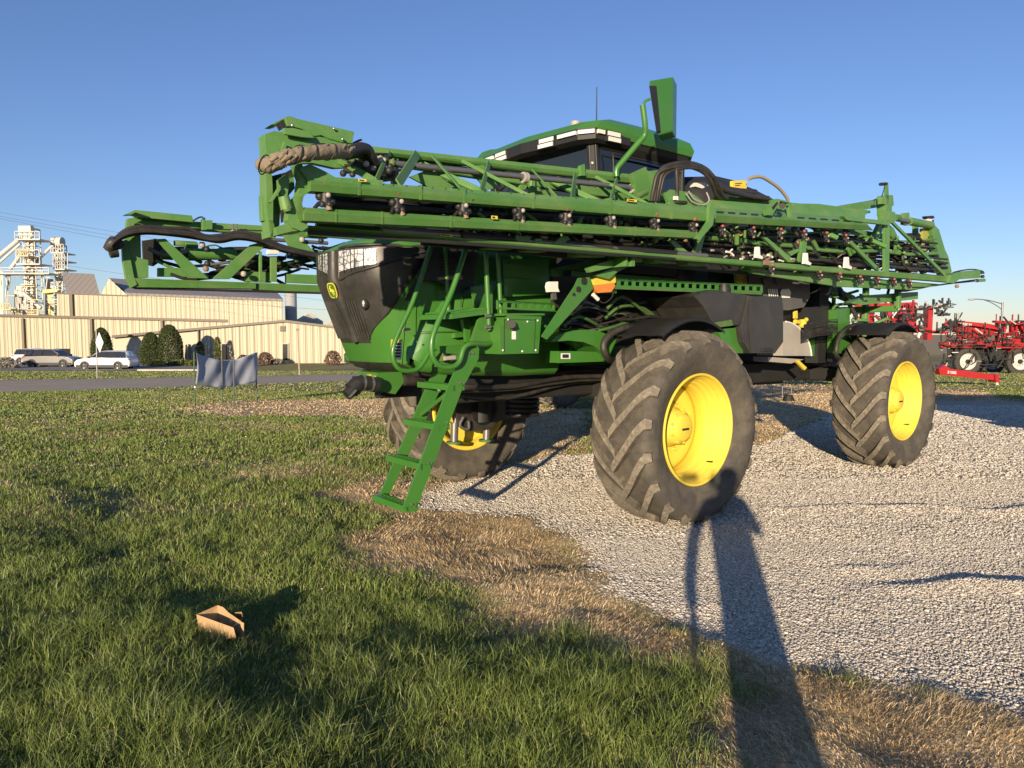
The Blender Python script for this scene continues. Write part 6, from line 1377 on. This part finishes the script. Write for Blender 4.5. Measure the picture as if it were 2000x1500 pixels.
V = np.stack([px_[:,None]+x*s_, py_[:,None]+y*s_, terrain(px_, py_)[:,None]+z*s_+sz_[:,None]*.08], 2).reshape(-1,3)
idx = (ICO[None]+np.arange(ns)[:,None,None]*12).ravel(); me = bpy.data.meshes.new('gravel'); fast_mesh(me, V, np.full(ns*20, 3), idx)
t = me.attributes.new('tint', 'FLOAT', 'POINT'); t.data.foreach_set('value', np.repeat(np.clip(RNG.normal(.5,.25,ns),0,1), 12).astype(np.float32))
sm_ = leaf_mat('crushed_limestone', (.36,.32,.26), (.74,.68,.585)); sm_.node_tree.nodes['Principled BSDF'].inputs['Roughness'].default_value = .9
me.materials.append(sm_); so_ = bpy.data.objects.new('gravel', me); C.objects.link(so_); tag(so_, 'pale crushed stone gravel under and around the sprayer', 'gravel', kind='stuff')
# ---- grass blades
gxs, gys, hs_, ws_, ln_, tp_, = [], [], [], [], [], []
for y0, y1, dn, w_ in ((1.6,2.3,3500,.0045),(2.3,3.4,13000,.0030),(3.4,4.6,9500,.0036),(4.6,6.5,5200,.0048),(6.5,9.5,2300,.0075),(9.5,15,1500,.013),(15,26,480,.024),(26,60,50,.05)):
    x, y = frustum_points(y0, y1, dn); g, d = masks(x, y)
    clump = fbm(x*7, y*7, 71); keep = RNG.random(len(x)) < (1-sst(.2, .7, g))*(1-.25*d)*(.35+.95*clump)+.012*(g > .7)*(fbm(x*1.3, y*1.3, 77) > .55)
    x, y, g, d, clump = x[keep], y[keep], g[keep], d[keep], clump[keep]
    big = fbm(x*1.1, y*1.1, 73); edge = sst(.02, .25, g); dry = RNG.random(len(x)) < np.maximum(d*.93+.10, edge*.93)
    h = (.030+.055*RNG.random(len(x)))*(.35+1.3*clump)*(.55+.9*big); h = np.where(dry, h*.62, h)*(1-.45*edge)*np.where(y > 9, .8, 1)
    h = h*(1+.9*sst(4.5, 2.6, y)*(1-d)) if False else h*(1+.55*(1-sst(2.6, 5.0, y))*(1-d))
    road = np.zeros(len(x), bool)
    if y1 > 20:
        poly = far_+near_[::-1]; road = inside(poly, x, y) | ((y > 57) & (x < 0))
    x, y, h, dry, g, d = x[~road], y[~road], h[~road], dry[~road], g[~road], d[~road]
    gxs.append(x); gys.append(y); hs_.append(h); ws_.append(w_*(.6+.8*RNG.random(len(x)))); ln_.append(np.where(dry, .5+1.5*RNG.random(len(x)), .15+.8*RNG.random(len(x)))); tp_.append(dry)
x, y, h, w_, ln, dry = map(np.concatenate, (gxs, gys, hs_, ws_, ln_, tp_)); n = len(x)
stalk = (RNG.random(n) < .004) & (y < 8); ln = np.where(stalk, 2.2+2.5*RNG.random(n), ln); h = np.where(stalk, .045, h)
# keep the grass out of the box and from under the tyres
h = np.where((np.abs(x-bx0) < .16) & (np.abs(y-by0-.06) < .14), h*.55, h); a_ = RNG.random(n)*6.283; swirl = fbm(x*1.5, y*1.5, 81)*6.283*1.6
a_ = np.where(dry, swirl+RNG.normal(0,.7,n), a_); f_ = RNG.random(n)*6.283
z0 = terrain(x, y)-.004; lx, ly = np.cos(a_)*ln*h, np.sin(a_)*ln*h; wx, wy = np.cos(f_)*w_/2, np.sin(f_)*w_/2
B = np.stack([x, y, z0], 1); Wv = np.stack([wx, wy, 0*wx], 1)
M1 = B+np.stack([lx*.30, ly*.30, h*.55], 1); T1 = B+np.stack([lx, ly, h*np.clip(1.05-ln*.32, .25, 1)], 1)
V = np.stack([B-Wv, B+Wv, M1+Wv*.8, M1-Wv*.8, T1], 1).reshape(-1,3)
base = np.arange(n)*5; idx = np.stack([base, base+1, base+2, base+3, base+3, base+2, base+4], 1).ravel(); sizes = np.tile([4,3], n)
me = bpy.data.meshes.new('grass'); fast_mesh(me, V, sizes, idx)
r = RNG.random((n,1)); green = np.array([[.080,.120,.024]])*(1-r)+np.array([[.215,.275,.062]])*r; pale = RNG.random(n) > .90; green[pale] = (.30,.33,.15)
r2 = RNG.random((n,1)); dryc = np.array([[.34,.245,.125]])*(1-r2)+np.array([[.78,.60,.37]])*r2
bl = sst(.35, .75, fbm(x*.8, y*.8, 91))[:,None]; green = green*(1-.4*bl)+np.array([[.20,.265,.05]])*.4*bl
colr = np.where(dry[:,None], dryc, green); colr[stalk] = (.55,.47,.29); colv = np.repeat(colr, 5, 0); colv = np.concatenate([colv, np.ones((len(colv),1))], 1)
t = me.attributes.new('col', 'FLOAT_COLOR', 'POINT'); t.data.foreach_set('color', colv.astype(np.float32).ravel())
gm2 = bpy.data.materials.new('grass_blade'); gm2.use_nodes = True; nt2 = gm2.node_tree; b2_ = nt2.nodes['Principled BSDF']; b2_.inputs['Roughness'].default_value = .55; b2_.inputs['Specular IOR Level'].default_value = .35
at = nt2.nodes.new('ShaderNodeAttribute'); at.attribute_name = 'col'; nt2.links.new(at.outputs['Color'], b2_.inputs['Base Color'])
me.materials.append(gm2); gro = bpy.data.objects.new('grass', me); C.objects.link(gro); tag(gro, 'short green lawn grass with dry tan patches around the gravel', 'grass', kind='stuff')
print('STONES', ns, 'BLADES', n)
# ================================================================ CAMERA, SUN, SKY
cd = bpy.data.cameras.new('camera'); cam = bpy.data.objects.new('camera', cd); C.objects.link(cam)
cam.location = CAM; cam.rotation_euler = (R(90)-PIT, 0, 0); cd.sensor_width = 36; cd.lens = 36*FP/2000; cd.clip_start = .05; cd.clip_end = 3000
bpy.context.scene.camera = cam
SEL, SAZ = R(10.7), R(13.8)
sun = bpy.data.lights.new('sun', 'SUN'); so = bpy.data.objects.new('sun', sun); C.objects.link(so)
sun.energy = 5.0; sun.angle = R(.55); sun.color = (1, .81, .57)
dirv = Vector((math.sin(SAZ)*math.cos(SEL), math.cos(SAZ)*math.cos(SEL), -math.sin(SEL)))
so.rotation_euler = dirv.to_track_quat('-Z', 'Y').to_euler()
w = bpy.data.worlds.new('World'); bpy.context.scene.world = w; w.use_nodes = True; nt = w.node_tree
sk = nt.nodes.new('ShaderNodeTexSky'); sk.sky_type = 'NISHITA'; sk.sun_disc = False; sk.sun_elevation = SEL; sk.sun_rotation = R(180+13.8)
sk.altitude = 100; sk.air_density = 1.0; sk.dust_density = .1; sk.ozone_density = 3.0
bg = nt.nodes['Background']; mxs = nt.nodes.new('ShaderNodeMix'); mxs.data_type = 'RGBA'; mxs.blend_type = 'MULTIPLY'; mxs.inputs[0].default_value = 1; mxs.inputs[7].default_value = (1.0, .975, 1.21, 1); nt.links.new(sk.outputs[0], mxs.inputs[6]); nt.links.new(mxs.outputs[2], bg.inputs['Color']); bg.inputs['Strength'].default_value = .092
sc = bpy.context.scene
sc.view_settings.view_transform = 'Standard'; sc.view_settings.look = 'None'; sc.view_settings.gamma = 1; sc.view_settings.exposure = .56
sc.cycles.max_bounces = 6; sc.cycles.diffuse_bounces = 2; sc.cycles.glossy_bounces = 3; sc.cycles.transparent_max_bounces = 6
sc.cycles.caustics_reflective = False; sc.cycles.caustics_refractive = False
